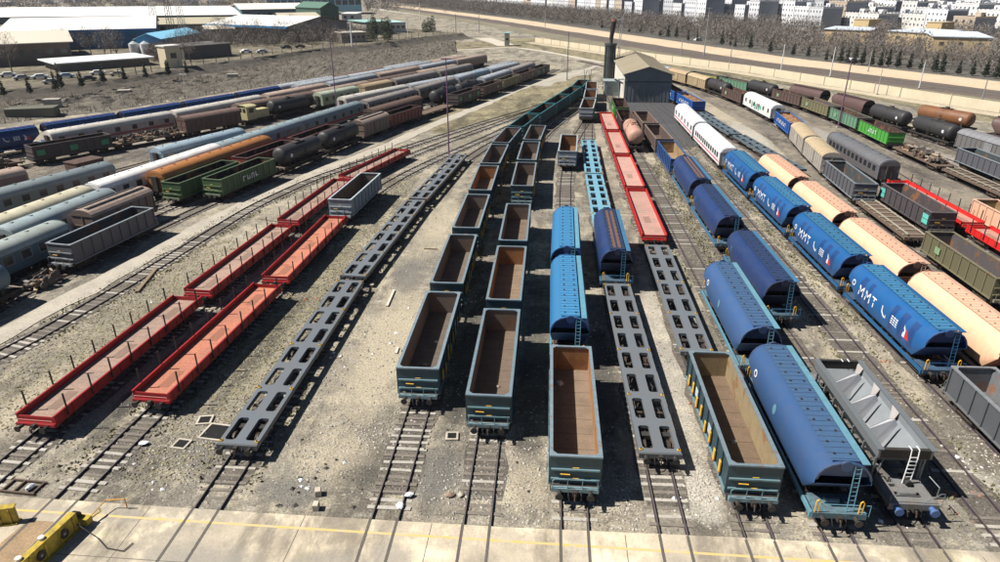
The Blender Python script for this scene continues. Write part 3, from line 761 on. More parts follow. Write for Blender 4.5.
def silver_hopper():
    m = mat('silver_paint', (.155,.17,.18), .45, .45, (.16,.17,.18), 1.4, metal=.15, streak=False, grain=.12); mi = mat('silver_inside', (.19,.205,.22), .5, .45, (.25,.27,.29), 1.5, streak=False)
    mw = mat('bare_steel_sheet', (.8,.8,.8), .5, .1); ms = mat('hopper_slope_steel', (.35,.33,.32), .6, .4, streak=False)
    root = empty('open_hopper_wagon'); h = 4.85; W = 1.5; z1 = 3.45
    b = MB()
    for s in (-1, 1):
        # upper vertical band, then sloping plate
        x1 = s*W; x2 = s*(W-.12)
        b.box(*sorted((x1, x2)), -h, h, 2.85, z1, m, sub={('-x' if s > 0 else '+x'): mi})
        pts = [(s*W,-h,2.85),(s*W,h,2.85),(s*.55,h-1.7,1.35),(s*.55,-h+1.7,1.35)]
        b.quad(pts if s < 0 else pts[::-1], m)
        pts = [(s*(W-.12),-h,2.88),(s*(W-.12),h,2.88),(s*.5,h-1.7,1.42),(s*.5,-h+1.7,1.42)]
        b.quad(pts[::-1] if s < 0 else pts, mi)
        y1, y2 = sorted((s*h, s*(h-.1)))
        b.box(-W+.12, W-.12, y1, y2, 2.85, z1, MDARK(), sub={('-y' if s > 0 else '+y'): MDARK()})
        pts = [(-W,s*h,2.85),(W,s*h,2.85),(.55,s*(h-1.7),1.35),(-.55,s*(h-1.7),1.35)]
        b.quad(pts if s < 0 else pts[::-1], m)
        pts = [(-W+.12,s*(h-.1),2.88),(W-.12,s*(h-.1),2.88),(.5,s*(h-1.7),1.42),(-.5,s*(h-1.7),1.42)]
        b.quad(pts[::-1] if s < 0 else pts, mi)
    b.quad([(-.5,-h+1.7,1.42),(.5,-h+1.7,1.42),(.5,h-1.7,1.42),(-.5,h-1.7,1.42)], ms)
    b.build('hopper_bin', root)
    r = MB()
    for s in (-1, 1):
        r.box(*sorted((s*(W-.22), s*(W+.12))), -h-.1, h+.1, z1, z1+.07, m); r.box(-W+.22, W-.22, *sorted((s*(h-.12), s*(h+.1))), z1, z1+.068, MDARK())
    r.build('rim', root)
    for i, y in enumerate((-2.2, 0.4, 2.9)):
        p = MB()
        pts = [(-.9,y-.1,1.9),(-.25,y-.1,2.0),(.75,y+.6,3.4),(.35,y+.55,3.4)]
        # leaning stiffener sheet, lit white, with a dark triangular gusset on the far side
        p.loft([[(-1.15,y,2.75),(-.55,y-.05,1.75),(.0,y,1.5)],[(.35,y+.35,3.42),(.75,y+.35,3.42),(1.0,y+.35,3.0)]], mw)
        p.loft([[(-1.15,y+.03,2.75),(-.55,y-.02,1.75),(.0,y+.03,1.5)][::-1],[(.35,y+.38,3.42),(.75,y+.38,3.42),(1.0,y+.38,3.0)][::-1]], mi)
        p.build('partition', root)
        g = MB(); g.quad([(1.36,y+1.1,3.42),(1.36,y+2.0,3.42),(.8,y+1.0,2.3)], ms); g.quad([(1.36,y+1.1,3.40),(.8,y+1.0,2.28),(1.36,y+2.0,3.40)], ms); g.build('gusset', root)
    frame_mb(6.7, mat('silver_dark', (.17,.18,.18), .6, .5), None, 1.25).build('underframe', root)
    for s in (-1, 1):
        p = MB(); mp = mat('silver_platform', (.19,.195,.195), .7, .5, grain=.3)
        y0, y1 = sorted((s*4.4, s*6.6)); 
        for (xa, xb, ya, yb) in ((-1.2,1.2,6.2,6.6),(-1.2,-.7,4.4,6.2),(.7,1.2,4.4,6.2),(-.7,.7,5.4,5.8),(-.3,.3,4.4,5.4)):
            p.box(xa, xb, *sorted((s*ya, s*yb)), 1.225, 1.29, mp)
        p.cyl((-.5, s*5.95, 1.35), (.4, s*5.95, 1.35), .15, mp, 10); p.cyl((.4, s*4.9, 1.4), (.4, s*5.3, 1.4), .2, MDARK(), 12)
        p.box(-1.35, 1.35, *sorted((s*6.62, s*6.8)), .95, 1.3, mp)
        p.build('end_platform', root)
        l = MB()
        for dx in (0, .42): l.pipe([(.1+dx, s*5.1, 1.3), (.2+dx, s*5.0, 3.0), (.2+dx, s*4.95, 3.55), (.2+dx, s*4.6, 3.55)], .03, mw)
        for i in range(7): l.cyl((.12, s*5.08, 1.5+.27*i), (.6, s*5.06, 1.5+.27*i), .02, mw, 5)
        l.build('ladder', root)
        q = MB()
        q.pipe([(1.15, s*4.6, 1.3), (1.15, s*4.8, 2.6)], .03, m); q.pipe([(1.2, s*5.5, 2.2), (1.45, s*6.2, 2.0), (1.45, s*6.2, 1.25)], .03, m)
        q.pipe([(-1.3, s*6.7, 1.3), (-1.3, s*6.7, 1.8), (.2, s*6.7, 1.8)], .022, m); q.pipe([(.5, s*6.7, 1.3), (1.3, s*6.7, 2.0), (1.5, s*6.7, 2.0), (1.5, s*6.7, 1.1)], .022, m)
        for x in (-1.15, 1.15): q.pipe([(x, s*4.6, 1.3), (x*.9, s*4.7, 2.9)], .05, m)
        q.build('end_railing', root)
    for s in (-1, 1): bogie(root, s*5.0)
    for s in (-1, 1):
        for x in (-.95, .95):
            q = MB(); mbl = mat('blue_buffer', (.05,.12,.30), .5, .3); q.cyl((x, s*6.8, 1.06), (x, s*7.1, 1.06), .16, mbl, 12); q.cyl((x, s*7.1, 1.06), (x, s*7.25, 1.06), .24, mbl, 14); q.build('buffer', root)
        part_copy('coupler', coupler_mb, 'coupler', root, (0, s*6.8, 1.06), 0 if s < 0 else math.pi)
    q = MB()
    q.cyl((-1.2, -2, .8), (-1.2, -.6, .8), .2, MDARK(), 12); q.box(-1.45, -1.0, 0.2, 1.6, .55, 1.0, MRUSTY()); q.box(-1.4, -1.1, -4.2, -3, .6, .95, MRUSTY())
    for y in np.arange(-4.5, 4.6, 1.5): q.box(-1.42, -1.30, y-.05, y+.05, 1.2, 2.6, m); q.box(1.30, 1.42, y-.05, y+.05, 1.2, 2.6, m)
    q.build('brake_gear', root)
    return root
def scrapw(v, full=True):
    L = 13.5; h = L/2; root = empty('flat_wagon')
    m = mat('scrap_flat_'+v, (.14,.095,.07), .8, .6)
    b = MB(); b.box(-1.35, 1.35, -h, h, 1.12, 1.25, m); b.build('deck', root)
    frame_mb(h, MRUSTY(), m, 1.28).build('underframe', root)
    if v == 'frame':
        q = MB()
        for i in range(9): y = -h+.6+(L-1.2)*i/8; q.box(-1.3, 1.3, y-.08, y+.08, 1.25, 1.42, mat('weathered_beam', (.33,.29,.23), .85, .5))
        for x in (-.9, .9): q.box(x-.07, x+.07, -h+.2, h-.2, 1.42, 1.55, mat('weathered_beam', (.33,.29,.23), .85, .5))
        q.build('load_frame', root)
    for s in (-1, 1): bogie(root, s*(h-1.9))
    ends_gear(root, h)
    return root

MAKE = {
 'open': gondola, 'hop': hopper, 'flat': flat, 'red': redflat, 'coach': coach, 'rib': ribbed, 'tank': tankw, 'scrap': scrapw,
}
TPL = {}
def wagon(kind, var, y, track, label, cat, group=None, full=None):
    x, hd = at_track(track, y)
    if full is None: full = math.hypot(x, y) < 120
    kw = {}
    key = (kind, var, full)
    if key not in TPL:
        if kind == 'loco': r = loco()
        elif kind == 'silver': r = silver_hopper()
        elif kind == 'hop' and var == 'navy_slots': r = hopper('navy', full, trough=True)
        elif kind == 'flat' and ':' in var: a, l = var.split(':'); r = flat(a, float(l), full)
        else: r = hopper(var, full, L=10.8) if (kind, var) == ('hop', 'brown') else MAKE[kind](var, full=full)
        TPL[key] = r
    else: r = copy_tree(TPL[key])
    r.location = (x, y, 0); r.rotation_euler = (0, 0, -hd)
    tag(r, label, cat, group)
    return r

# ------------------------------------------------------------------ track centre lines (x, y)
TR = {
 'A': [(-33.6,18),(-33.2,33),(-32.5,52),(-31.9,60),(-31.2,75),(-30.1,92),(-28,101),(-25.6,110),(-21.5,121),(-14,138),(-8,152),(-1,170),(5,188),(9,210),(11,240)],
 'B': [(-28.0,16),(-27.2,36),(-26.4,55),(-26.1,75),(-25.4,90),(-23.5,99),(-20,110),(-13.5,127),(-7,146),(0,168),(5.5,187)],
 'C': [(-18.9,16),(-19.1,32),(-19.2,57),(-18.7,70),(-17.8,85),(-16.2,104),(-12.5,120),(-7,138),(-1,156),(5.5,176)],
 'D': [(-8.6,16),(-8.9,38),(-9.3,65),(-9.4,95),(-9.0,108),(-8.0,119),(-6.2,129),(-3.8,140),(-.6,153),(2.6,166),(6,181),(9,205),(10,240)],
 'E': [(-3.4,16),(-3.7,36),(-4.1,80),(-4.0,105),(-3.4,122),(-1.5,134),(1.5,147),(5,160),(8.3,176)],
 'F': [(1.9,16),(1.8,30),(1.5,60),(1.7,95),(2.5,117),(4.3,131),(6.4,144),(7.6,157),(8.8,175),(9.8,195)],
 'G': [(7.3,16),(7.1,33),(6.3,60),(6.0,100),(6.1,122),(6.6,135),(7.2,147)],
 'H': [(11.9,16),(11.7,30),(11.5,70),(11.1,110),(10.8,146),(10.9,170),(11.3,200)],
 'I': [(16.3,16),(16.0,29),(15.6,58),(15.1,85),(14.2,118),(14.0,140),(14.2,170),(14,200)],
 'J': [(20.6,16),(20.3,36),(19.9,55),(19.3,78),(19.0,100),(18.4,120),(17.6,138),(17.4,150)],
 'K0': [(25.4,16),(25.0,40),(24.4,70),(23.6,100),(22.8,130),(22.3,172)],
 'K': [(29.9,16),(29.6,36),(28.9,52),(28.2,75),(27.5,95),(27.0,120),(26.7,150),(24.5,171)],
 'L': [(34.0,16),(33.4,50),(32.6,72),(31.8,100),(31.0,120),(29.8,150),(28.9,180),(28,205)],
 'L2': [(38.2,92),(37.2,104),(36,117),(34.2,129),(32.8,143),(31.4,158),(29.2,175),(26.5,200)],
 'M': [(41.6,16),(41.4,60),(41.1,82),(41.5,96),(42.4,108),(44.0,122),(46.0,136),(46.4,150),(45.4,166),(43,182),(39.5,197),(34,213),(26,232),(17,250),(8,268)],
 'N': [(46,16),(45.6,60),(45.0,83),(44.8,92),(45.4,105),(47.4,125)],
 'O': [(50.4,16),(49.8,60),(49.2,88),(48.4,109),(48.6,125),(49.4,140),(49.5,152),(48.0,168)],
 'O2': [(55,16),(54.2,50),(53,77),(53,100),(54,120)],
 'P': [(63.5,60),(62,90),(61,108),(60.3,124),(60.3,138),(59.8,148),(58.6,160),(56.4,171),(53,182),(49.2,193),(44,204),(36,217)],
 'P2': [(68.5,60),(67.3,90),(66.3,108),(65.8,118)],
 'R': [(77,90),(75,105),(73,117),(71,131),(68.4,145),(65.6,157),(61.7,169.5),(57,180),(50,194)],
 'S': [(95,112),(90,122),(84.5,133),(79.2,144.5),(72.5,158),(65,172),(56,187)],
 'X': [(-48,34),(-43.7,42.5),(-41.8,58.3),(-40.0,82.5),(-36.5,97),(-27.6,117),(-15.9,142),(-8,157),(0,174)],
}
BASE = [(-53.5,34),(-52,45),(-49.9,60),(-48.3,72),(-45.9,85),(-43.5,96),(-41.2,105),(-37.6,120),(-33.5,135),(-29.2,147),(-24.5,160),(-18.2,179),(-11.8,200),(-3.8,226),(0,240)]
def offset_line(base, d):
    out = []
    for i, p in enumerate(base):
        a = base[max(i-1,0)]; b = base[min(i+1,len(base)-1)]
        t = Vector((b[0]-a[0], b[1]-a[1])).normalized(); out.append((p[0]-t.y*d, p[1]+t.x*d))
    return out
TR['l1'] = BASE
TR['l2'] = offset_line(BASE, 4.1)
TR['l3'] = offset_line(BASE, 7.9)[:8]
TR['l4'] = offset_line(BASE, 11.5)
TR['l5'] = [(-79,50),(-69,74),(-63.3,92),(-59.6,104),(-54.8,116),(-50.5,128)]
TR['l6'] = [(-84,66),(-75.5,83),(-70.5,95),(-66,108)]
TR['l7'] = [(-94,88),(-82,106),(-71.5,124),(-66,134),(-60.5,145),(-55,156),(-48.5,170),(-41,187),(-32,208),(-24,229)]
TR['l5b'] = [(-56.5,131),(-50,145),(-43,160),(-35,176),(-28,190),(-20,208),(-10.5,232),(-6,245)]
TR['l75'] = [(-76,126),(-69,137),(-61.5,150),(-55.5,163),(-49,178),(-41,196),(-33,214),(-24,236)]
TR['l8'] = [(-99,92),(-87,110),(-77,129),(-68.5,149),(-61.5,166),(-54,185),(-45.5,205),(-36,227),(-26,250)]
TR['l9'] = [(-107,90),(-95,107.5),(-86,123.5),(-79,138),(-73.5,150),(-67.5,164),(-59,184),(-50.5,204),(-41,226),(-31,249)]
TR['l10'] = [(-95,118),(-86,134),(-78,150),(-70,166),(-62,184),(-53,205),(-44,227),(-36,247)]
def at_track(t, y):
    p = TR[t]
    for (x0,y0),(x1,y1) in zip(p, p[1:]):
        if y0 <= y <= y1:
            k = (y-y0)/(y1-y0); return x0+(x1-x0)*k, _hd(p, y)
    return (p[-1][0], _hd(p, y)) if y > p[-1][1] else (p[0][0], _hd(p, y))
def _xat(p, y):
    y = min(max(y, p[0][1]), p[-1][1])
    for (x0,y0),(x1,y1) in zip(p, p[1:]):
        if y0 <= y <= y1: return x0+(x1-x0)*(y-y0)/(y1-y0)
def _hd(p, y):
    a, b = max(p[0][1], y-5), min(p[-1][1], y+5)
    return math.atan2(_xat(p, b)-_xat(p, a), b-a)
def densify(p, step=3.0, y0=None, y1=None):
    "smooth polyline sampled along y"
    y0 = p[0][1] if y0 is None else y0; y1 = p[-1][1] if y1 is None else y1
    n = max(2, int((y1-y0)/step)); out = []
    for i in range(n+1):
        y = y0+(y1-y0)*i/n; ws = [-4,-2,0,2,4]
        xs = [_xat(p, y+w) if p[0][1] <= y+w <= p[-1][1] else _xat(p, y) for w in ws] if p[0][1]+4 < y < p[-1][1]-4 else [_xat(p, y)]
        out.append((sum(xs)/len(xs), y))
    return out

# ------------------------------------------------------------------ ground, roads, tracks
def ground_mat(name='yard_dirt', tint=(1,1,1), patches=(), rough_=1.0):
    m = bpy.data.materials.new(name); m.use_nodes = True
    N = m.node_tree.nodes; L = m.node_tree.links; b = N['Principled BSDF']; b.inputs['Roughness'].default_value = .95; b.inputs['Specular IOR Level'].default_value = .15
    tc = N.new('ShaderNodeTexCoord')
    def noise(s, det=6, ro=.6, stretch=None):
        n = N.new('ShaderNodeTexNoise'); n.inputs['Scale'].default_value = s; n.inputs['Detail'].default_value = det; n.inputs['Roughness'].default_value = ro
        if stretch:
            mp = N.new('ShaderNodeMapping'); mp.inputs['Scale'].default_value = stretch; L.new(tc.outputs['Object'], mp.inputs[0]); L.new(mp.outputs[0], n.inputs[0])
        else: L.new(tc.outputs['Object'], n.inputs[0])
        return n.outputs[0]
    def ramp(src, a, c):
        r = N.new('ShaderNodeMapRange'); r.inputs[1].default_value = a; r.inputs[2].default_value = c; L.new(src, r.inputs[0]); return r.outputs[0]
    def mix(f, a, c):
        x = N.new('ShaderNodeMix'); x.data_type = 'RGBA'; L.new(f, x.inputs[0])
        for s, v in ((6, a), (7, c)):
            if isinstance(v, tuple): x.inputs[s].default_value = (*v, 1)
            else: L.new(v, x.inputs[s])
        return x.outputs[2]
    def mulv(f, k):
        x = N.new('ShaderNodeMath'); x.operation = 'MULTIPLY'; L.new(f, x.inputs[0]); x.inputs[1].default_value = k; return x.outputs[0]
    c = mix(ramp(noise(.05, 4), .40, .60), (.215, .195, .165), (.325, .285, .225))
    c = mix(mulv(ramp(noise(.22, 8, .72), .50, .60), .7), c, (.48, .425, .32))
    c = mix(mulv(ramp(noise(.13, 6, .7, (1.6, .45, 1)), .50, .60), .72), c, (.095, .085, .073))
    c = mix(mulv(ramp(noise(.9, 7, .75), .52, .64), .6*(.35+.65*rough_)), c, (.12, .105, .09))
    c = mix(mulv(ramp(noise(1.7, 6, .7), .56, .66), .5*rough_), c, (.44, .40, .33))
    c = mix(mulv(ramp(noise(.35, 5, .7, (1, 1, 1)), .58, .68), .35), c, (.17, .16, .09))
    vo = N.new('ShaderNodeTexVoronoi'); vo.inputs['Scale'].default_value = 3.2; L.new(tc.outputs['Object'], vo.inputs[0])
    c = mix(mulv(ramp(vo.outputs['Distance'], .16, .08), .45*rough_), c, (.50, .47, .42))
    c = mix(mulv(ramp(noise(.5, 8, .8, (1, .6, 1)), .53, .60), .55*rough_), c, (.10, .085, .065))
    c = mix(mulv(ramp(noise(.75, 8, .8, (.7, 1, 1)), .56, .62), .5*rough_), c, (.50, .46, .39))
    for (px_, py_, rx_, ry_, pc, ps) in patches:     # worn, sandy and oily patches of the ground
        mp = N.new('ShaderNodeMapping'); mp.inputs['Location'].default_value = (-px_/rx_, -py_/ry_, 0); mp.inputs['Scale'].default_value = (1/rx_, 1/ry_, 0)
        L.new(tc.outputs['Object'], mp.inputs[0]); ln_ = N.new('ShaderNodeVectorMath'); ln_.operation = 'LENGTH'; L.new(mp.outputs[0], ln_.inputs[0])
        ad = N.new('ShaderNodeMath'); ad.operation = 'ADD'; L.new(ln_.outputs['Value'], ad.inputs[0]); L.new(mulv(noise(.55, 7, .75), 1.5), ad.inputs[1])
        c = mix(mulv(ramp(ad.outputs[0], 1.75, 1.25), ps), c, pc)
    tn = N.new('ShaderNodeVectorMath'); tn.operation = 'MULTIPLY'; L.new(c, tn.inputs[0]); tn.inputs[1].default_value = tint; c = tn.outputs[0]
    g = noise(7, 4, .7)
    hs = N.new('ShaderNodeVectorMath'); hs.operation = 'SCALE'; L.new(c, hs.inputs[0])
    mr = N.new('ShaderNodeMapRange'); mr.inputs[1].default_value = .3; mr.inputs[2].default_value = .7; mr.inputs[3].default_value = 1-.5*rough_; mr.inputs[4].default_value = 1+.45*rough_; L.new(g, mr.inputs[0]); L.new(mr.outputs[0], hs.inputs[3])
    L.new(hs.outputs[0], b.inputs['Base Color'])
    bp = N.new('ShaderNodeBump'); bp.inputs['Strength'].default_value = .7*rough_; bp.inputs['Distance'].default_value = .12
    L.new(noise(3.2, 7, .7), bp.inputs['Height']); L.new(bp.outputs[0], b.inputs['Normal'])
    return m
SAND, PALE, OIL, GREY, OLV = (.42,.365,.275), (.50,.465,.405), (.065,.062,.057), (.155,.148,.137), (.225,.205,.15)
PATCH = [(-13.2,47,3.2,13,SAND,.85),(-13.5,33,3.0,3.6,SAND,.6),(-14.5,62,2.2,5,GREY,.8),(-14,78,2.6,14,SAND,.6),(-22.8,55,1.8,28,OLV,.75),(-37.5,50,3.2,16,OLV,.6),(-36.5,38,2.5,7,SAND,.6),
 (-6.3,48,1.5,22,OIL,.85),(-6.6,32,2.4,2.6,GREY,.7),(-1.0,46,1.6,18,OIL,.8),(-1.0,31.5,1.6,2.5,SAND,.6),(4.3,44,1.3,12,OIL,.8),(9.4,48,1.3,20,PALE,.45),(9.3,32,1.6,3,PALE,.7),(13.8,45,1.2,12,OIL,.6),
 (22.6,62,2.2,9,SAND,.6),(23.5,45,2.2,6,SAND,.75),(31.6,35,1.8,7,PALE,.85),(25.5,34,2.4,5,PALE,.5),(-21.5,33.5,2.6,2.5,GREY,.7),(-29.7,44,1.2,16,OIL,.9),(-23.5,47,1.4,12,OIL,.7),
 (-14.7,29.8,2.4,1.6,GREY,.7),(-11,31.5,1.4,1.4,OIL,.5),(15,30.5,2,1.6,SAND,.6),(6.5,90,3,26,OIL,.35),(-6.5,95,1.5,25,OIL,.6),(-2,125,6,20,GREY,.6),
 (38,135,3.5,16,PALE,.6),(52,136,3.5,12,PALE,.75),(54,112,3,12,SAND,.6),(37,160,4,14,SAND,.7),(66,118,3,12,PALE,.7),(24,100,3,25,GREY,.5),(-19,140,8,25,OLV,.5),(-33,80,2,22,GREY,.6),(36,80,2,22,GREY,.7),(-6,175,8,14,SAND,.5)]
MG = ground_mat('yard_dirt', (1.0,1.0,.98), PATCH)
MG_OILY = ground_mat('oily_yard_bed', (.66,.65,.66), [(-60,110,6,20,PALE,.5),(-75,120,6,9,PALE,.6),(52,136,3.5,12,PALE,.85),(54,112,3,12,SAND,.7),(66,118,3,12,PALE,.8),(44,75,3,20,GREY,.5),(57,88,3,14,SAND,.6),(38,150,5,18,SAND,.7)])
MG_VERGE = ground_mat('olive_verge', (.80,.78,.62)); MG_TERR = ground_mat('terrace_soil', (.62,.61,.55))
def sheet(name, pts, z, m, kind='structure'):
    b = MB(); b.quad([(x, y, z) for x, y in pts], m); return tag(b.build(name), kind=kind)
g = MB(); nx, ny = 60, 60
g.quad([(-5000,-300,0),(5000,-300,0),(5000,7000,0),(-5000,7000,0)], MG); tag(g.build('ground'), kind='structure')

def gm(name, base, dark=None, scale=.5, dirt=.6, grain=.3, bump=.4):
    return mat(name, base, .95, dirt, dark or tuple(c*.5 for c in base), scale, streak=False, grain=grain, bump=bump, spec=.15, vary=0)
# concrete apron at the near end of the yard, cut round the rails
MC = ground_mat('concrete_apron', (1.80,1.74,1.62), [(-17.5,23.6,4.4,2.2,GREY,.75),(-11,24.5,2.5,1.2,GREY,.6),(-7.8,25.2,1.6,1.2,GREY,.6),(27,27.0,3.0,1.2,SAND,.5),(16.2,25.5,1.5,2,GREY,.6),(7.2,25.5,1.2,1.5,GREY,.5),(-3.2,24.6,1.3,2,OIL,.35),(1.9,26,.9,3,GREY,.5),(-25,27,4,.8,GREY,.5)], .22)
ap = MB()
ap.quad([(-80,-40,.16),(80,-40,.16),(80,28.2,.16),(40,28.3,.16),(11,28.15,.16),(-2,27.85,.16),(-16,27.8,.16),(-80,28.2,.16)], MC)
ap.quad([(-80,28.2,.16),(-80,28.2,0),(-16,27.8,0),(-16,27.8,.16)], MC); ap.quad([(-16,27.8,.16),(-16,27.8,0),(-2,27.85,0),(-2,27.85,.16)], MC); ap.quad([(-2,27.85,.16),(-2,27.85,0),(11,28.15,0),(11,28.15,.16)], MC); ap.quad([(11,28.15,.16),(11,28.15,0),(80,28.2,0),(80,28.2,.16)], MC)
tag(ap.build('concrete_apron'), kind='structure')
MJ = gm('joint_dark', (.13,.12,.10))
jt = MB()
xs = [-22.3,-13.2,-6.1,4.6,14,23]
for x in xs:
    x2 = x+random.uniform(-.1,.1); jt.quad([(x-.02,-5,.1625),(x+.02,-5,.1625),(x2+.02,27.8,.1625),(x2-.02,27.8,.1625)], MJ)
jt.quad([(-60,24.0,.1630),(60,24.1,.1630),(60,24.14,.1630),(-60,24.04,.1630)], MJ)
tag(jt.build('pavement_joints'), kind='structure')
my = mat('worn_yellow_line', (.66,.43,.13), .8, .95, (.48,.43,.35), 1.3, streak=False, vary=0)
ln = MB(); ypts = [(-60, 26.95), (-16, 26.85), (11, 26.85), (30, 26.9), (60, 27.0)]
for (xa, ya), (xb, yb) in zip(ypts, ypts[1:]): ln.quad([(xa,ya-.08,.1635),(xb,yb-.08,.1635),(xb,yb+.08,.1635),(xa,ya+.08,.1635)], my)
tag(ln.build('yellow_line'), kind='structure')
pl = MB(); pl.quad([(-30.2,16,.1645),(-27.4,16,.1645),(-27.0,26.2,.1645),(-28.5,26.2,.1645)], gm('rusty_decking', (.36,.25,.15), (.2,.15,.1), .8, .8)); tag(pl.build('track_pit_cover'), kind='structure')

def band(name, p, w, z, m, jitter=.0, step=3.0, kind='structure'):
    pts = densify(p, step); b = MB(); random.seed(name)
    rings = []
    for i, q in enumerate(pts):
        a = pts[max(i-1,0)]; c = pts[min(i+1,len(pts)-1)]; t = Vector((c[0]-a[0], c[1]-a[1])).normalized(); nx, ny = t.y, -t.x
        wl = w/2+random.uniform(-jitter, jitter); wr = w/2+random.uniform(-jitter, jitter)
        rings.append([(q[0]-nx*wl, q[1]-ny*wl, z), (q[0]+nx*wr, q[1]+ny*wr, z)])
    b.loft(rings, m); return tag(b.build(name), kind=kind)
MBAL = gm('ballast_dirty', (.165,.145,.12), (.06,.055,.048), .5, .85, .55, .8)
MRAIL = mat('rail_steel', (.045,.032,.026), .5, .4, (.09,.07,.1635), vary=0); MRTOP = mat('rail_head_worn', (.20,.18,.165), .4, .3, (.09,.06,.045), metal=.4, vary=0)
MSLP = mat('sleeper', (.20,.175,.145), .9, .6, (.10,.085,.07), 1.5, streak=False, grain=.3); MSLC = mat('sleeper_concrete', (.42,.39,.34), .9, .5, (.2,.18,.15), 1.5, streak=False, grain=.2)
def track(key, y0=None, y1=None, bal=True, zb=.006):
    p = TR[key]; y0 = p[0][1] if y0 is None else y0; y1 = p[-1][1] if y1 is None else y1
    pts = densify(p, 2.0, y0, y1)
    if bal: band('ballast', [q for q in pts if q[1] > 28.3], 2.7, zb, MBAL, .25, 1.5)
    b = MB()
    for s in (-.75, .75):
        b.ribbon(pts, [s-.035, s-.035, s+.035, s+.035][::1], [.02, .17, .17, .02], MRAIL)
        b.ribbon(pts, [s-.03, s+.03], [.1715, .1715], MRTOP)
        b.ribbon(pts, [s-.08, s-.06, s+.06, s+.08], [.02, .04, .041, .02], MRAIL)
    tag(b.build('rails'), kind='structure')
    near_pts = [q for q in densify(p, 1.0, y0, min(y1, 29)) if q[1] <= 28.2]
    if len(near_pts) > 2:
        sm = MB()
        for s in (-.75, .75): sm.ribbon(near_pts, [s-.11, s+.05], [.1665+zb*.1, .1665+zb*.1], MJ)
        tag(sm.build('rail_groove'), kind='structure')
    c = MB(); y = max(y0, 28.9); mm = MSLP; random.seed(key)
    while y < min(y1, 150):
        x, h = _xat(p, y), _hd(p, y); Mx = Matrix.Translation((x, y, 0)) @ Matrix.Rotation(-h+random.uniform(-.03,.03), 4, 'Z')
        top = random.choice((.075,.07,.062,.045,.02) if key in ('A','B','X','D','l1') else (.0523,.0443,.0131,.0132,.0133)) if y < 75 else .0527
        ma = MSLC if random.random() < (.55 if key in ('B','D','X','A') else .25) else MSLP
        w = random.uniform(.11,.14); c.box(-1.25+random.uniform(-.08,.08), 1.25+random.uniform(-.08,.08), -w, w, -.05, top, ma, M=Mx, bottom=False)
        y += .66 if y < 90 else .8
    if c.v: tag(c.build('sleepers'), kind='structure')
zb = .006
for k, (a, z) in {'A':(None,None),'B':(None,None),'C':(None,None),'D':(None,None),'E':(None,None),'F':(None,None),'G':(None,None),'H':(None,172),'I':(None,None),'J':(None,None),
          'K0':(None,None),'K':(None,None),'L':(30,None),'L2':(None,None),'M':(30,None),'N':(30,None),'O':(30,None),'O2':(30,None),'P':(None,None),'P2':(None,None),'R':(None,None),'S':(None,None),'X':(None,None),
          'l1':(40,None),'l2':(40,None),'l3':(45,None),'l4':(45,None),'l5':(None,None),'l6':(None,None),'l7':(None,None),'l5b':(None,None),'l75':(None,None),'l8':(None,None),'l9':(None,None),'l10':(None,None)}.items():
    track(k, a, z, True, zb); zb += .0011
# dark seams in the apron beside the embedded rails
# dirt service roads
MROAD = gm('pale_dirt_road', (.44,.40,.33), (.26,.235,.20), .45, .6, .2, .3)
road = [(-49.5,28),(-46.6,45),(-44.9,58),(-42.7,76),(-40.4,90),(-36.3,104),(-31,118),(-27.2,134),(-21.8,152),(-17.3,167),(-12.6,186),(-6.5,205),(2,222),(9,236),(14,252)]
band('service_road', road, 2.6, .055, MROAD, .35)
band('service_road', [(-7,200),(-2,214),(4,226),(12,238)], 9, .050, gm('pale_dirt_wide', (.40,.37,.31), (.25,.23,.19), .2, .7, .2, .3), 1.2)
far = [(-30,345),(-31.2,322),(-27,320)]
b = MB(); pts = [G(400,33),G(446,33),G(470,37),G(505,43.5),G(495,48),G(470,53),G(480,50)]
def flatband(name, pts, w, z, m):
    b = MB(); b.ribbon(pts, [-w/2, w/2], [z, z], m); o = b.build(name); return tag(o, kind='structure')
def fb_px(name, px, w, z, m): return flatband(name, [G(*q) for q in px], w, z, m)
MPALE = gm('pale_track_far', (.52,.47,.39), (.34,.30,.24), .08, .5, .1)
fb_px('service_road', [(420,53),(445,51),(470,49.5),(487,48.5),(505,47.6),(520,48.2),(540,51),(560,54.5),(580,58.5),(603,63)], 3.2, .06, MPALE)
fb_px('service_road', [(483,38),(490,40.5),(500,43),(507,46)], 9, .064, MPALE)
fb_px('service_road', [(373,8.5),(390,11),(420,14.5),(470,21),(530,30)], 12, .061, MPALE)
# sand embankment strip, brown track bed and scrub strip in front of the city
U = Vector((.397,-.918)); W = Vector((.918,.397)); O0 = Vector((1.0, 513.2))
def UW(u, w): q = O0+U*u+W*w; return (q.x, q.y)
def strip(name, w0, w1, z, m, u0=-500, u1=480, bend=0):
    b = MB(); n = 70
    b.loft([[(*UW(u0+(u1-u0)*i/n, w0+random.uniform(-.6,.6)), z), (*UW(u0+(u1-u0)*i/n, w1+random.uniform(-.6,.6)), z)] for i in range(n+1)][::-1], m); return tag(b.build(name), kind='structure')
def wshift(u): return (u-250)*.16 if u > 250 else ((u+50)*.055 if u < -50 else 0)
def strip2(name, w0, w1, z, m, u0=-420, u1=480):
    b = MB(); n = 80; rr = []
    for i in range(n+1):
        u = u0+(u1-u0)*i/n; s = wshift(u); rr.append([(*UW(u, w0+s+random.uniform(-.8,.8)), z), (*UW(u, w1+s+random.uniform(-.8,.8)), z)])
    b.loft(rr[::-1], m); return tag(b.build(name), kind='structure')
strip2('sand_embankment', -27, -7, .12, gm('sand_bank', (.58,.46,.32), (.42,.33,.23), .06, .6, .15))
strip2('main_line_bed', -43, -27, .09, gm('main_line_ballast', (.155,.125,.105), (.10,.08,.07), .08, .6, .2))
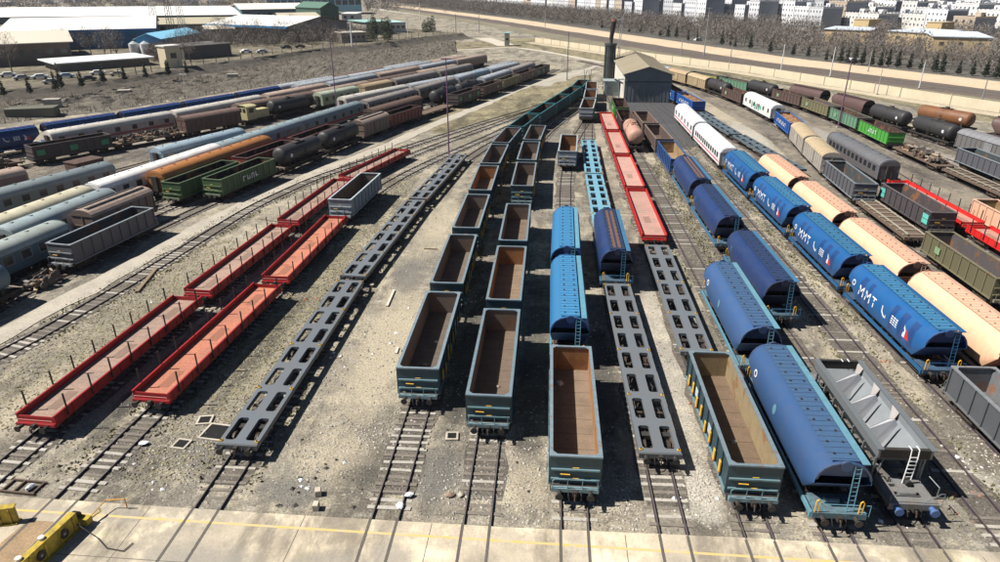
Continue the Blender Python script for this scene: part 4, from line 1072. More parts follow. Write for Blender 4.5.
strip2('scrub_verge', -58, -43, .07, gm('scrub_verge', (.24,.215,.15), (.14,.125,.09), .07, .7, .3))
strip2('scrub_ground', -5, 95, .05, gm('grove_floor', (.13,.12,.105), (.085,.08,.07), .07, .7, .3))
def path_mesh(name, pts, prof, m, parent=None):
    b = MB(); b.ribbon(pts, [p[0] for p in prof], [p[1] for p in prof], m); return b.build(name, parent)
for wc in (-33, -38):
    b = MB()
    for s in (-.75,.75):
        pts = [UW(u, wc+s+wshift(u)) for u in range(-400, 470, 15)]; b.ribbon(pts, [-.05,-.05,.05,.05], [.09,.25,.25,.09], MRTOP)
    tag(b.build('rails'), kind='structure')
# cream panel wall along the yard with piers
wallpts = [G(*q) for q in [(535,42.5),(560,46),(600,52),(640,58),(690,65),(750,73),(800,81),(850,89),(900,97),(950,105),(1000,113),(1040,119)]]
MWL = mat('cream_wall', (.60,.52,.38), .8, .5, (.42,.35,.25), .25, vary=0)
wr = empty('boundary_wall'); tag(wr, 'long cream concrete panel wall along the far right edge of the rail yard', 'wall')
path_mesh('wall_panels', wallpts, [(-.1,0),(-.1,2.3),(.1,2.3),(.1,0)], MWL, wr)
for (xa,ya),(xb,yb) in zip(wallpts, wallpts[1:]):
    L_ = math.hypot(xb-xa, yb-ya); n = max(1, int(L_/7.5))
    for i in range(n):
        t = i/n; x, y = xa+(xb-xa)*t, ya+(yb-ya)*t
        def mk():
            q = MB(); q.box(-.17,.17,-.17,.17,0,2.6,mat('pier_concrete', (.42,.36,.27), .8, .4)); return q
        if len(wr.children) < 98: part_copy('pier', mk, 'pier', wr, (x, y, 0))
flatband('wall_foot_path', [(x-3.5, y-1.5) for x, y in wallpts], 4.5, .085, gm('pale_wall_foot', (.50,.43,.31), (.34,.29,.21), .12, .7, .2))

from mathutils import noise as mn
def mn_noise(t): return mn.noise(Vector((t, 3.3, 1.7)))
# left: terrace with the works beyond the yard, its dark bank, and the rubble strip between
bank = [G(*q) for q in [(-60,109),(0,102),(60,95),(100,90),(140,84),(170,79),(210,72),(250,66),(300,58),(340,53),(380,49),(420,43),(450,39.5),(462,38)]]
MT = MG_TERR
TZ = 2.4
b = MB(); far_pts = [(-700,150),(-900,700),(-600,1200),(-260,900)]
back = [(x-260, y+260) for x, y in bank]
for (a, c), (d, e) in zip(zip(bank, bank[1:]), zip(back, back[1:])):
    b.quad([(a[0],a[1],TZ),(c[0],c[1],TZ),(e[0],e[1],TZ),(d[0],d[1],TZ)], MT)
b.build('terrace_ground'); tag([o for o in COL.objects if o.name == 'terrace_ground'][0], kind='structure')
b = MB(); MBK = gm('bank_soil', (.13,.115,.095), (.05,.045,.04), .3, .7, .4)
bk = densify([(x, y) for x, y in bank], 1.6) if all(bank[i][1] < bank[i+1][1] for i in range(len(bank)-1)) else bank
random.seed(5); rings = []
for i, q in enumerate(bk):
    a_, c_ = bk[max(i-1,0)], bk[min(i+1,len(bk)-1)]; t_ = Vector((c_[0]-a_[0], c_[1]-a_[1])).normalized(); jj = lambda w: random.uniform(-w, w)
    wv = 1.6*mn_noise(i*.13)+.8*mn_noise(i*.5+9)
    rings.append([(q[0]+t_.y*(o_+wv*(k_ > 0)+jj(.25)), q[1]-t_.x*(o_+wv*(k_ > 0)+jj(.25)), max(.02, z_+jj(.22)*(0 < k_ < 4))) for k_, (o_, z_) in enumerate(((-2.5,TZ+.02),(-.6,TZ+.15),(.5,TZ-.2),(2.0,TZ*.55),(4.0,TZ*.22),(7.0,.02)))])
b.loft(rings, MBK); tag(b.build('earth_bank'), kind='structure')
# rubble strip: humped ground
rub = MB(); MR = gm('rubble_ground', (.17,.15,.122), (.07,.063,.053), .5, .85, .45, 1.0)
e1 = densify([(-125,130),(-108,150),(-97.3,180),(-82,216),(-68,250),(-55,282)], 3); e0 = bank
def along(p, t):
    L_ = [0]
    for a, c in zip(p, p[1:]): L_.append(L_[-1]+math.dist(a, c))
    s = t*L_[-1]
    for i in range(len(p)-1):
        if s <= L_[i+1]: k = (s-L_[i])/(L_[i+1]-L_[i]+1e-9); return (p[i][0]+(p[i+1][0]-p[i][0])*k, p[i][1]+(p[i+1][1]-p[i][1])*k)
    return p[-1]
in_edge = [(-140,100),(-122,128),(-104,150),(-92,175),(-78,205),(-66,232),(-52,262),(-42,290)]
out_edge = [(x+2.5, y-1.5) for x, y in bank[:-1]]
NU, NV = 150, 34; random.seed(3); rings = []
from mathutils import noise as mn
for i in range(NU+1):
    a = along(in_edge, i/NU); c = along(out_edge, i/NU); row = []
    for j in range(NV+1):
        x, y = a[0]+(c[0]-a[0])*j/NV, a[1]+(c[1]-a[1])*j/NV
        e = min(1, 5*j/NV, 5*(NV-j)/NV)
        h_ = .06+e*(.9*abs(mn.noise(Vector((x*.12, y*.12, 0))))*1.6+.55*abs(mn.noise(Vector((x*.45, y*.45, 3))))+.2*random.random())
        row.append((x, y, h_))
    rings.append(row)
rub.loft(rings, MR); tag(rub.build('rubble_ground', smooth=False), kind='structure')

def poly_px(name, px, z, m):
    b = MB(); pts = [G(*q) for q in px]; b.quad([(x, y, z) for x, y in pts][::-1], m); return tag(b.build(name), kind='structure')
MV = MG_VERGE
poly_px('verge_ground', [(535,45),(600,54),(640,60.5),(690,67.5),(750,76),(850,93),(900,101),(1000,118),(1060,128),(1060,140),(1000,124),(960,117),(900,105),(850,94.5),(800,87),(750,80),(700,71),(660,68),(600,62),(560,54),(535,50)], .03, MV)
poly_px('verge_ground', [(535,38),(590,44),(590,50),(560,53),(500,47),(430,52),(340,62),(420,46),(470,42)], .031, MV)
poly_px('verge_ground', [(462,104),(520,84),(565,70),(600,70),(585,84),(545,101),(515,118),(480,122),(440,135),(420,125)], .0315, MG_VERGE)
poly_px('yard_bed', [(-30,300),(100,235),(200,190),(300,158),(420,112),(500,78),(548,62),(520,60),(470,62),(380,72),(250,98),(100,140),(-30,165)], .0325, MG_OILY)
poly_px('yard_bed', [(1030,290),(1030,160),(950,140),(880,124),(760,96),(700,84),(680,84),(720,110),(770,140),(800,170),(860,230),(930,300)], .0325, MG_OILY)
# stones scattered over the near yard
def stones(name, n, area, size, m, seed):
    rng = np.random.default_rng(seed); base = np.array([(1,0,0),(0,1,0),(-1,0,0),(0,-1,0),(0,0,.7),(0,0,-.5)], float)
    F = np.array([(0,1,4),(1,2,4),(2,3,4),(3,0,4),(1,0,5),(2,1,5),(3,2,5),(0,3,5)])
    P_ = area(rng, n); n = len(P_); s = size(rng, n)
    V = base[None]*s[:,None,None]*rng.uniform(.6,1.3,(n,6,1)); an = rng.uniform(0,6.28,n); c, si = np.cos(an), np.sin(an)
    X = V[:,:,0]*c[:,None]-V[:,:,1]*si[:,None]; Y = V[:,:,0]*si[:,None]+V[:,:,1]*c[:,None]
    V = np.stack([X+P_[:,0:1], Y+P_[:,1:2], V[:,:,2]+.02], 2).reshape(-1,3)
    FF = (F[None]+6*np.arange(n)[:,None,None]).reshape(-1,3)
    me = bpy.data.meshes.new(name); me.from_pydata(V.tolist(), [], FF.tolist()); me.materials.append(m); me.update()
    o = bpy.data.objects.new(name, me); COL.objects.link(o); tag(o, kind='stuff'); return o
mst1 = mat('pale_stone', (.46,.42,.36), .9, .5, (.26,.23,.19), 1, streak=False, vary=0); mst2 = mat('grey_stone', (.26,.24,.21), .9, .4, (.12,.11,.1), 1, streak=False, vary=0)
def clustered(cx, x0, x1, y0, y1):
    def f(rng, n):
        k = n//12; cs = np.stack([rng.uniform(x0,x1,k), y0+(y1-y0)*rng.uniform(0,1,k)**1.3], 1); r = rng.uniform(.3,1.8,k)
        idx = rng.integers(0,k,n); P_ = cs[idx]+rng.normal(0,1,(n,2))*r[idx][:,None]
        return P_[P_[:,1] > 28.4]
    return f
sz = lambda a, c: (lambda rng, n: a+(c-a)*rng.uniform(0,1,n)**3)
stones('loose_stones', 12000, clustered(0,-40,46,28.5,80), sz(.02,.10), mst1, 1)
stones('loose_stones', 11000, clustered(0,-45,50,28.5,90), sz(.03,.14), mst2, 2)
def pile(cx, cy, rx, ry):
    return lambda rng, n: np.stack([rng.normal(cx, rx, n), np.maximum(28.4, rng.normal(cy, ry, n))], 1)
for i, (cx, cy, rx, ry, n) in enumerate(((29.0,34.5,1.0,3.0,900),(33.5,33,1.0,3.5,700),(9.3,32.5,.6,1.2,350),(-4.8,30.5,1.0,.9,250),(-11.3,35.5,1.2,1.4,350),(-22.5,33.4,1.6,2.2,650),(4.5,30.5,.6,1.6,180),(22.8,55,.6,1.6,130),(-14.5,33.0,.7,1.4,200),(-.9,32.5,.7,3,260))):
    stones('rubble_patch', n, pile(cx, cy, rx, ry), sz(.025,.13), mst1, 10+i)
# dry grass
def tufts(name, n, area, m, seed, h=.25):
    rng = np.random.default_rng(seed); P_ = area(rng, n); n = len(P_); an = rng.uniform(0,6.28,n); l = rng.uniform(.04,.14,n); hh = rng.uniform(.4,1,n)*h
    dx, dy = np.cos(an)*l, np.sin(an)*l; lx, ly = rng.normal(0,.09,n), rng.normal(0,.09,n)
    V = np.stack([np.stack([P_[:,0]-dx,P_[:,1]-dy,np.zeros(n)],1), np.stack([P_[:,0]+dx,P_[:,1]+dy,np.zeros(n)],1), np.stack([P_[:,0]+lx,P_[:,1]+ly,hh],1)],1).reshape(-1,3)
    me = bpy.data.meshes.new(name); me.from_pydata(V.tolist(), [], np.arange(3*n).reshape(-1,3).tolist()); me.materials.append(m); me.update()
    o = bpy.data.objects.new(name, me); COL.objects.link(o); return tag(o, kind='stuff')
mgr = mat('dry_grass', (.34,.29,.17), .9, .5, (.16,.17,.07), .3, streak=False, vary=0)
tufts('dry_grass', 9000, lambda rng, n: np.stack([rng.uniform(-25.5,-20.6,n), rng.uniform(30,100,n)],1), mgr, 5, .09)
tufts('dry_grass', 5000, lambda rng, n: np.stack([rng.uniform(-42,-35.5,n), rng.uniform(34,70,n)],1), mgr, 6, .08)
def rubarea(rng, n):
    out = []
    for _ in range(n):
        a = along(in_edge, rng.uniform()); c = along(out_edge, rng.uniform()*.0+0); t = rng.uniform()
        out.append(a)
    return np.array(out)
def scrub_pts(rng, n):
    o = np.zeros((n,2))
    for i in range(n):
        s = rng.uniform(); t = rng.uniform(); a = along(in_edge, s); c = along(out_edge, s); o[i] = (a[0]+(c[0]-a[0])*t, a[1]+(c[1]-a[1])*t)
    return o
tufts('dry_scrub', 9000, scrub_pts, mat('scrub_twigs', (.16,.135,.095), .9, .5, (.08,.07,.05), .3, streak=False, vary=0), 8, 1.5)
stones('rubble_stones', 5000, scrub_pts, lambda rng, n: .12+.5*rng.uniform(0,1,n)**3, mst1, 9)

# ------------------------------------------------------------------ the wagons: (kind, look, y of centre, label)
OW, CH, CF, LF, PC, CG, TW = 'open wagon', 'covered hopper', 'flat wagon', 'low-sided flat wagon', 'passenger coach', 'goods wagon', 'tank wagon'
ROWS = {
 'A': ('red stake wagons in the outer red row', [
   ('red','pink',42.6,'deep red flat wagon with pinkish deck and black stakes, nearest in the outer red row',LF),
   ('red','pink',62.3,'red stake wagon with dusty deck, second from the near end of the outer red row',LF),
   ('red','pink',82.2,'red stake wagon beside the grey open wagon, third in the outer red row',LF),
   ('red','pink',101.6,'farthest red stake wagon of the outer row, just beyond the small grey open wagon',LF)]),
 'B': ('red stake wagons in the inner red row', [
   ('red','orange',45.8,'red low-sided flat wagon with bright orange deck, nearest the apron on the inner red row',LF),
   ('red','orange',65.9,'red low-sided flat wagon with orange deck, directly in front of the grey open wagon',LF),
   ('open','grey',82.9,'pale grey empty open wagon with rusty inside, coupled behind the red flat wagons',OW)]),
 'C': ('grey container flats left of the open wagons', [
   ('flat','grey',44.8,'grey skeletal container flat with paired oval holes, nearest on the left side',CF),
   ('flat','grey',71.0,'grey skeletal container flat, middle one of the three left of the open wagons',CF),
   ('flat','grey',96.8,'grey skeletal container flat, farthest of three, ending near the thin rusty mast',CF)]),
 'D': ('teal open wagons in the left column', [
   ('open','teal',45.1,'empty dark teal open wagon with orange latches and grey-brown inside, nearest of the left column',OW),
   ('open','teal',59.4,'empty teal open wagon, second from the near end of the left column of open wagons',OW),
   ('open','teal',74.0,'empty teal open wagon, third from the near end of the left column of open wagons',OW),
   ('open','teal_rust',88.4,'teal open wagon with orange rust in its floor corner, fourth in the left column',OW),
   ('open','teal',102.3,'empty teal open wagon, fifth from the near end of the left column',OW),
   ('open','teal_plain',116.2,'rusty-floored teal open wagon, sixth in the left column where it starts to bend',OW),
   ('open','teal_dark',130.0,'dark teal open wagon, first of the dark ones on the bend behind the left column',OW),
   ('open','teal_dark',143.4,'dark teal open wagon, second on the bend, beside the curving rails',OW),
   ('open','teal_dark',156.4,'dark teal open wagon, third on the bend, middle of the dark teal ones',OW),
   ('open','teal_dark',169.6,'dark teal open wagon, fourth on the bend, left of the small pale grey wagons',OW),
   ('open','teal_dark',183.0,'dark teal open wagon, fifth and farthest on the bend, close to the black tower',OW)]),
 'E': ('teal open wagons in the right column', [
   ('open','teal_plain',42.2,'empty teal open wagon with dark brown floor, nearest of the second column',OW),
   ('open','teal_rust',56.4,'teal open wagon with orange rusted inside, second from the near end of the second column',OW),
   ('open','teal_plain',70.5,'empty teal open wagon, third in the second column, just before the gap',OW),
   ('open','teal',90.8,'empty teal open wagon just beyond the gap in the second column',OW),
   ('open','teal',104.8,'empty teal open wagon, fifth in the second column',OW),
   ('open','teal',118.8,'empty teal open wagon, farthest of the second column',OW)]),
 'F': ('wagons on the middle track', [
   ('open','teal_rust',36.6,'empty teal open wagon with orange rusted inner wall, in the middle of the foreground',OW),
   ('hop','sky',51.7,'bright blue barrel-roofed hopper right behind the middle open wagon',CH),
   ('hop','sky',66.4,'bright blue barrel-roofed hopper, second behind the middle open wagon',CH),
   ('open','grey_rust',110.8,'lone grey open wagon with rusty floor standing by itself between the columns',OW),
   ('open','grey_rust',150.5,'small pale grey open wagon, nearest of those in front of the black tower',OW),
   ('open','grey_rust',164.6,'pale grey open wagon, middle of those in front of the black tower',OW),
   ('open','grey_rust',179.0,'rust-filled open wagon, farthest, at the foot of the black tower',OW)]),
 'G': ('wagons right of the middle track', [
   ('flat','grey',46.1,'grey skeletal container flat with eight pairs of holes, right of the middle open wagon',CF),
   ('hop','navy_slots',66.0,'dark navy hopper with rusty slots along its roof, behind the grey container flat',CH),
   ('flat','sky',86.0,'pale sky-blue skeletal container flat, nearer one, reaching behind the navy hopper',CF),
   ('flat','sky:23',110.7,'pale sky-blue skeletal container flat, farther one, beside the lone grey open wagon',CF)]),
 'H': ('wagons on the red and grey row right of the middle', [
   ('open','teal_mark',36.6,'teal open wagon with rust-orange floor and yellow and white marks along its left side',OW),
   ('flat','grey:23',57.8,'grey skeletal container flat between the rusty open wagon and the red low wagons',CF),
   ('red','low',80.5,'bright red low-sided wagon with pink deck, nearest of four in the middle row',LF),
   ('red','low',100.3,'bright red low-sided wagon, second of four in the middle row',LF),
   ('red','low',120.0,'bright red low-sided wagon, third of four in the middle row',LF),
   ('red','low',139.7,'bright red low-sided wagon, farthest of four, left of the peach tank wagon',LF)]),
 'I': ('wagons on the steel blue hopper row', [
   ('hop','steel',36.0,'steel blue barrel hopper with cyan sill and yellow rails, nearest, beside the silver open hopper',CH),
   ('hop','steel',51.2,'steel blue barrel hopper right behind the nearest steel blue one',CH),
   ('tank','peach',123.5,'dirty peach tank wagon with rust-brown end, standing in front of the dark shed',TW),
   ('open','brown',137,'rusty brown open wagon behind the peach tank wagon',OW),
   ('open','green_bright',152,'dark wagon with green side stripe along the left wall of the shed',OW)]),
 'J': ('wagons on the navy hopper row', [
   ('silver','',37.0,'silver-grey open hopper with sloping plates, white steel sheets and a ladder at its end',CH),
   ('hop','navy',59.9,'dark navy barrel hopper, nearest of three, casting a shadow on the empty track',CH),
   ('hop','navy',77.1,'dark navy barrel hopper, middle of the row of three',CH),
   ('hop','navy_slots',92.2,'dark navy barrel hopper with slotted roof, farthest of the row of three',CH),
   ('open','navy',107.0,'navy open wagon with tan load, just behind the navy barrel hoppers',OW),
   ('open','brown_pale',121.2,'dusty brown open wagon, first behind the navy open wagon',OW),
   ('open','brown_pale',135.2,'dusty brown open wagon, second behind the navy open wagon, by the peach tank wagon',OW)]),
 'K': ('wagons on the bright blue hopper row', [
   ('open','corner',36.0,'dark grey ribbed open wagon cut by the right edge, before the bright blue hoppers',OW),
   ('hop','mmt',51.7,'bright blue hopper lettered MMT in white, nearest of four',CH),
   ('hop','mmt',66.6,'bright blue hopper lettered MMT, second nearest of four',CH),
   ('hop','mmt',81.5,'bright blue hopper lettered MMT, third of four',CH),
   ('hop','mmt',96.2,'bright blue hopper lettered MMT, farthest, coupled to the white passenger coaches',CH),
   ('coach','white_red',115.6,'white passenger coach with red stripe, nearer one, behind the bright blue hoppers',PC),
   ('coach','white_red',137.0,'white passenger coach, farther one, beside the dark asphalt of the shed',PC)]),
 'L': ('peach hoppers', [
   ('hop','peach',35.8,'peach hopper running out of the picture at the right edge behind the grey open wagon',CH),
   ('hop','peach',50.4,'peach barrel hopper with grooved roof, large one nearest the camera',CH),
   ('hop','peach',65.0,'peach barrel hopper, second nearest of the peach row',CH),
   ('hop','peach',79.7,'peach barrel hopper, third of the peach row',CH),
   ('hop','peach',94.2,'peach barrel hopper, farthest of the peach row, before the dark flats',CH)]),
 'L2': ('wagons behind the peach hoppers', [
   ('flat','dark',116.5,'dark skeletal container flat just behind the peach hoppers',CF),
   ('flat','dark:23',141.5,'dark skeletal container flat, farther one, beside the white coaches',CF),
   ('open','blue',161,'blue open wagon heaped with brown load at the right corner of the shed',OW),
   ('open','blue',175,'blue open wagon heaped with brown load along the right wall of the shed',OW)]),
 'M': ('wagons on the row right of the peach hoppers', [
   ('open','olive',64.4,'olive open wagon with patched green panels and grey inside, right of the peach hoppers',OW),
   ('scrap','frame',81.0,'stripped flat wagon with weathered beams, between the peach hoppers and the dark open wagon',CF),
   ('open','charcoal',95.3,'dark grey open wagon coupled to the tan covered wagons',OW),
   ('rib','tan_pale',109.2,'dirty tan covered wagon with rounded roof, nearer of the pair',CG),
   ('rib','tan_pale',121.8,'dirty tan covered wagon with rounded roof, farther of the pair',CG),
   ('open','blue',137.0,'bright blue open wagon with white lettering and brown load, alone by the pale dirt',OW),
   ('coach','white_green',156.0,'white covered wagon with teal and black graffiti on its side',CG),
   ('open','brown',173.0,'short brown open wagon behind the graffiti wagon',OW),
   ('tank','black',184.0,'black tank wagon between the brown open wagon and the tan covered wagons in the distance',TW),
   ('rib','tan',195.5,'tan covered wagon in the distance, right behind the black tank wagon',CG),
   ('rib','tan',206.8,'yellow-tan covered wagon in the distance, second behind the black tank wagon',CG),
   ('coach','silver',222.0,'pale coach at the far end of the row behind the shed',PC)]),
 'N': ('wagons beside the grey coach', [
   ('open','dark',83.6,'dark purple-brown open wagon with cyan square panels at both ends of its side',OW)]),
 'O': ('wagons on the grey coach row', [
   ('red','bright',68.4,'vivid red stake wagon in front of the peach open wagon at the right edge',LF),
   ('red','bright',88.0,'vivid red stake wagon right in front of the dark grey passenger coach',LF),
   ('coach','grey_dark',109.2,'dark grey old passenger coach with open windows and dirty tan roof end',PC)]),
 'O2': ('wagons at the right edge', [
   ('open','peach',77.0,'peach-coloured open wagon with ribbed side at the right edge behind the red stake wagon',OW)]),
 'P': ('wagons on the green open wagon row', [
   ('scrap','frame',84.0,'bare wagon frame at the right edge, nearer one, with exposed beams',CF),
   ('scrap','frame',99.5,'bare wagon frame with exposed beams behind the red stake wagons',CF),
   ('scrap','plain',114.6,'rusty flat wagon loaded with a heap of scrap parts',CF),
   ('open','green_bright',129.8,'bright green open wagon with white lettering, behind the scrap heap',OW),
   ('open','pale_green',143.6,'pale green weathered open wagon behind the bright green one',OW),
   ('open','olive',157.2,'grey-brown open wagon behind the pale green one',OW),
   ('open','brown',170.4,'brown open wagon in the long mixed row, in front of the black tank wagon',OW),
   ('tank','black',182.0,'black tank wagon in the long mixed row behind the graffiti wagon',TW),
   ('open','pale_green',193.2,'green open wagon far behind the graffiti wagon',OW),
   ('open','yellow_green',205.5,'yellow-green open wagon at the far end of the long mixed row',OW)]),
 'P2': ('wagons at the far right', [
   ('open','charcoal',106.0,'grey tipped-in open wagon beside the bare wagon frames at the right edge',OW)]),
 'R': ('wagons on the tank and hopper row at the right', [
   ('rib','grey',116.5,'dark grey covered goods wagon with sliding door at the right edge',CG),
   ('tank','black',131.6,'black tank wagon with white disc, nearer one, coupled to the grey covered wagon',TW),
   ('tank','black',144.8,'black tank wagon with white disc, farther one, behind the brown hoppers',TW),
   ('hop','brown',157.0,'brown ribbed hopper with black rounded end, nearer of the pair',CH),
   ('hop','brown',171.2,'brown ribbed hopper with black rounded end, farther of the pair',CH)]),
 'S': ('wagons on the outermost right row', [
   ('hop','brown',130.2,'brown hopper at the right edge beyond the rusty orange tank wagon',CH),
   ('tank','rust',144.6,'rust-orange and black tank wagon on the outermost right track',TW)]),
 'l1': ('wagons on the inner row of the left yard', [
   ('tank','slate',47.0,'slate-blue rounded tank wagon cut by the left edge, in front of the grey open wagon',TW),
   ('open','charcoal',65.6,'large dark grey ribbed open wagon, nearest in the left yard, casting a long shadow',OW),
   ('open','green',90.3,'dark green open wagon with white lettering and black load, nearest the service road',OW),
   ('tank','black',104.2,'black tank wagon coupled to the lettered green open wagon',TW),
   ('tank','black',116.4,'black tank wagon, second behind the lettered green open wagon',TW),
   ('rib','brown_small',127.5,'small brown covered wagon behind the two black tank wagons of the left yard',CG),
   ('open','redgreen',138.8,'dull red hopper-sided wagon at the end of the blue-grey coach',OW),
   ('scrap','plain',151.6,'low brown flat wagon standing alone beside the service road',CF),
   ('open','dark_load',166.2,'dark brown open wagon, first of the grimy string beyond the low brown flat wagon',OW),
   ('open','brown',179.8,'dark brown open wagon, second of the grimy string beside the service road',OW),
   ('open','olive',193.2,'olive-brown open wagon, third of the grimy string beside the service road',OW),
   ('open','brown',206.6,'dark brown open wagon, fourth of the grimy string beside the service road',OW),
   ('open','dark_load',220.0,'black-brown open wagon, last of the grimy string, at the far tip of the left yard',OW)]),
 'l2': ('wagons on the second row of the left yard', [
   ('coach','blue_roof',54.5,'blue-green passenger coach with pale domed roof, left of the dark grey open wagon',PC),
   ('rib','brown_small',72.6,'small brown covered wagon with two dark roof hatches, behind the grey open wagon',CG),
   ('open','green',88.2,'green open wagon with dark load, left of the lettered green wagon',OW),
   ('open','redgreen',102.4,'black-loaded open wagon between the orange coach and the black tank wagons',OW),
   ('open','redgreen',116.4,'dark red open wagon behind the black-loaded one, right of the blue-grey coaches',OW),
   ('rib','darklong',144.0,'long dark brown covered wagon behind the blue-grey coach end',CG),
   ('tank','black',164.6,'black tank wagon in the distance behind the long dark brown covered wagon',TW),
   ('tank','black',177.2,'black tank wagon in the distance, second behind the long dark brown covered wagon',TW),
   ('coach','silver',195.0,'silver coach in the far middle of the left yard beside the grimy open wagons',PC),
   ('coach','dull',215.4,'dull brown coach at the far tip of the left yard',PC)]),
 'l3': ('coaches of the left yard', [
   ('coach','van',69.0,'lilac-grey coach with part blue roof, left of the small brown covered wagon',PC),
   ('coach','orange',96.6,'long rust-orange passenger coach with smooth round roof',PC)]),
 'l4': ('coaches of the left yard', [
   ('coach','cream',66.0,'coach with cream roof at the left edge, in line with the long white roof',PC),
   ('coach','white_long',90.2,'coach with long bright white roof right behind the rust-orange coach',PC),
   ('coach','blue_grey',112.6,'blue-grey coach, nearer of two in line with the white roofed coach',PC),
   ('coach','blue_grey',133.6,'blue-grey coach, farther of two, ending at the long dark brown covered wagon',PC),
   ('coach','dull',155.0,'dull brown-roofed coach behind the pair of blue-grey coaches',PC),
   ('coach','dull',175.5,'dull coach with dusty roof, second behind the pair of blue-grey coaches',PC),
   ('coach','silver',196.5,'silver-roofed coach near the far end behind the dull coaches',PC),
   ('coach','silver',218.0,'silver-roofed coach at the very far end of the fourth row of the left yard',PC)]),
 'l5': ('coaches of the left yard', [
   ('coach','grey_orange',78.0,'grey coach with orange window band near the left edge',PC),
   ('coach','blue_windows',106.2,'short blue-grey coach with pale square windows standing alone',PC)]),
 'l6': ('old wagons at the left edge', [
   ('coach','pink',78.0,'dusty pink box wagon cut by the left edge',CG)]),
 'l7': ('mixed wagons of the left yard', [
   ('scrap','plain',94.0,'flat wagon with a heap of wreckage at the left edge',CF),
   ('open','dark_load',106.2,'dark brown open wagon with green squares on its side, near the left edge',OW),
   ('scrap','plain',117.8,'flat wagon with scattered parts between the green-squared wagon and the brown covered wagon',CF),
   ('rib','brown',129.2,'brown ribbed covered wagon between the scrap flat and the cream locomotive',CG),
   ('loco','',138.4,'small cream shunting locomotive with dark windows behind the brown covered wagon','locomotive'),
   ('tank','black',147.2,'dark tank wagon just behind the cream locomotive',TW),
   ('coach','palegreen',161.0,'short pale green covered wagon in the middle of the left yard',CG),
   ('rib','tan',174.0,'tan covered wagon behind the short pale green one',CG),
   ('coach','dull',190.0,'dull brown coach far down the row of the cream locomotive',PC),
   ('coach','dull',209.5,'dull coach, second far down the row of the cream locomotive',PC)]),
 'l5b': ('pale coaches in the middle of the left yard', [
   ('coach','beige_red',160.0,'beige-roofed coach with yellow end frame in the middle of the left yard',PC),
   ('coach','silver',180.0,'silver coach behind the beige-roofed one with the yellow end frame',PC),
   ('coach','blue_windows',197.6,'blue-grey coach with pale windows far out in the middle of the left yard',PC),
   ('coach','silver',215.6,'silver coach at the far end of the middle row of the left yard',PC)]),
 'l75': ('brown-roofed coaches of the left yard', [
   ('coach','brown',148.0,'tan-roofed coach left of the cream locomotive, nearest of its row',PC),
   ('coach','tan',167.5,'tan-roofed coach, second of the row left of the cream locomotive',PC),
   ('coach','brown',187.0,'brown-roofed coach, third of the row left of the cream locomotive',PC),
   ('coach','tan',207.0,'tan-roofed coach, fourth of the row left of the cream locomotive',PC)]),
 'l8': ('long coaches of the left yard', [
   ('coach','beige_red',119.0,'cream-roofed coach with red and white side, nearest the dark blue hopper string',PC),
   ('coach','beige_red',140.4,'cream-roofed coach with open end door, second beside the dark blue hopper string',PC),
   ('coach','tan',162.0,'tan-roofed coach, third along the dark blue hopper string',PC),
   ('coach','silver',182.0,'silver-roofed coach, fourth along the dark blue hopper string',PC),
   ('coach','tan',201.4,'tan-roofed coach, fifth in the row nearest the rubble',PC),
   ('coach','silver',221.0,'silver-roofed coach, sixth in the row nearest the rubble',PC),
   ('coach','tan',240.0,'tan-roofed coach, farthest in the row nearest the rubble',PC)]),
 'l9': ('dark blue hoppers and coaches at the edge of the rubble', [
   ('hop','far_blue',106.6,'dark blue hopper lettered MMT at the left edge of the photo',CH),
   ('hop','far_blue',119.0,'dark blue hopper, second in the string beside the rubble',CH),
   ('hop','far_blue',131.6,'dark blue hopper, third in the string beside the rubble',CH),
   ('hop','far_blue',144.2,'dark blue hopper, fourth in the string beside the rubble',CH),
   ('hop','far_blue',157.0,'dark blue hopper, last in the string beside the rubble',CH),
   ('coach','silver',177.6,'silver coach right behind the dark blue hopper string',PC),
   ('coach','silver',196.6,'silver coach, second behind the dark blue hopper string',PC),
   ('coach','silver',215.6,'silver coach, third behind the dark blue hopper string',PC),
   ('coach','tan',235.0,'tan coach at the far end behind the dark blue hopper string',PC)]),
 'l10': ('coaches on the outermost track of the left yard', [
   ('coach','silver',176.0,'pale long coach on the outermost left track, nearest the rubble',PC),
   ('coach','brown',196.0,'brown coach on the outermost left track, beyond the pale long one',PC),
   ('coach','silver',216.0,'pale coach on the outermost left track, last one',PC)]),
}
BIG = {}
for tr, (grp, items) in ROWS.items():
    for kind, var, y, label, cat in items:
        w = wagon(kind, var, y, tr, label, cat, grp)
        BIG[(tr, y)] = w

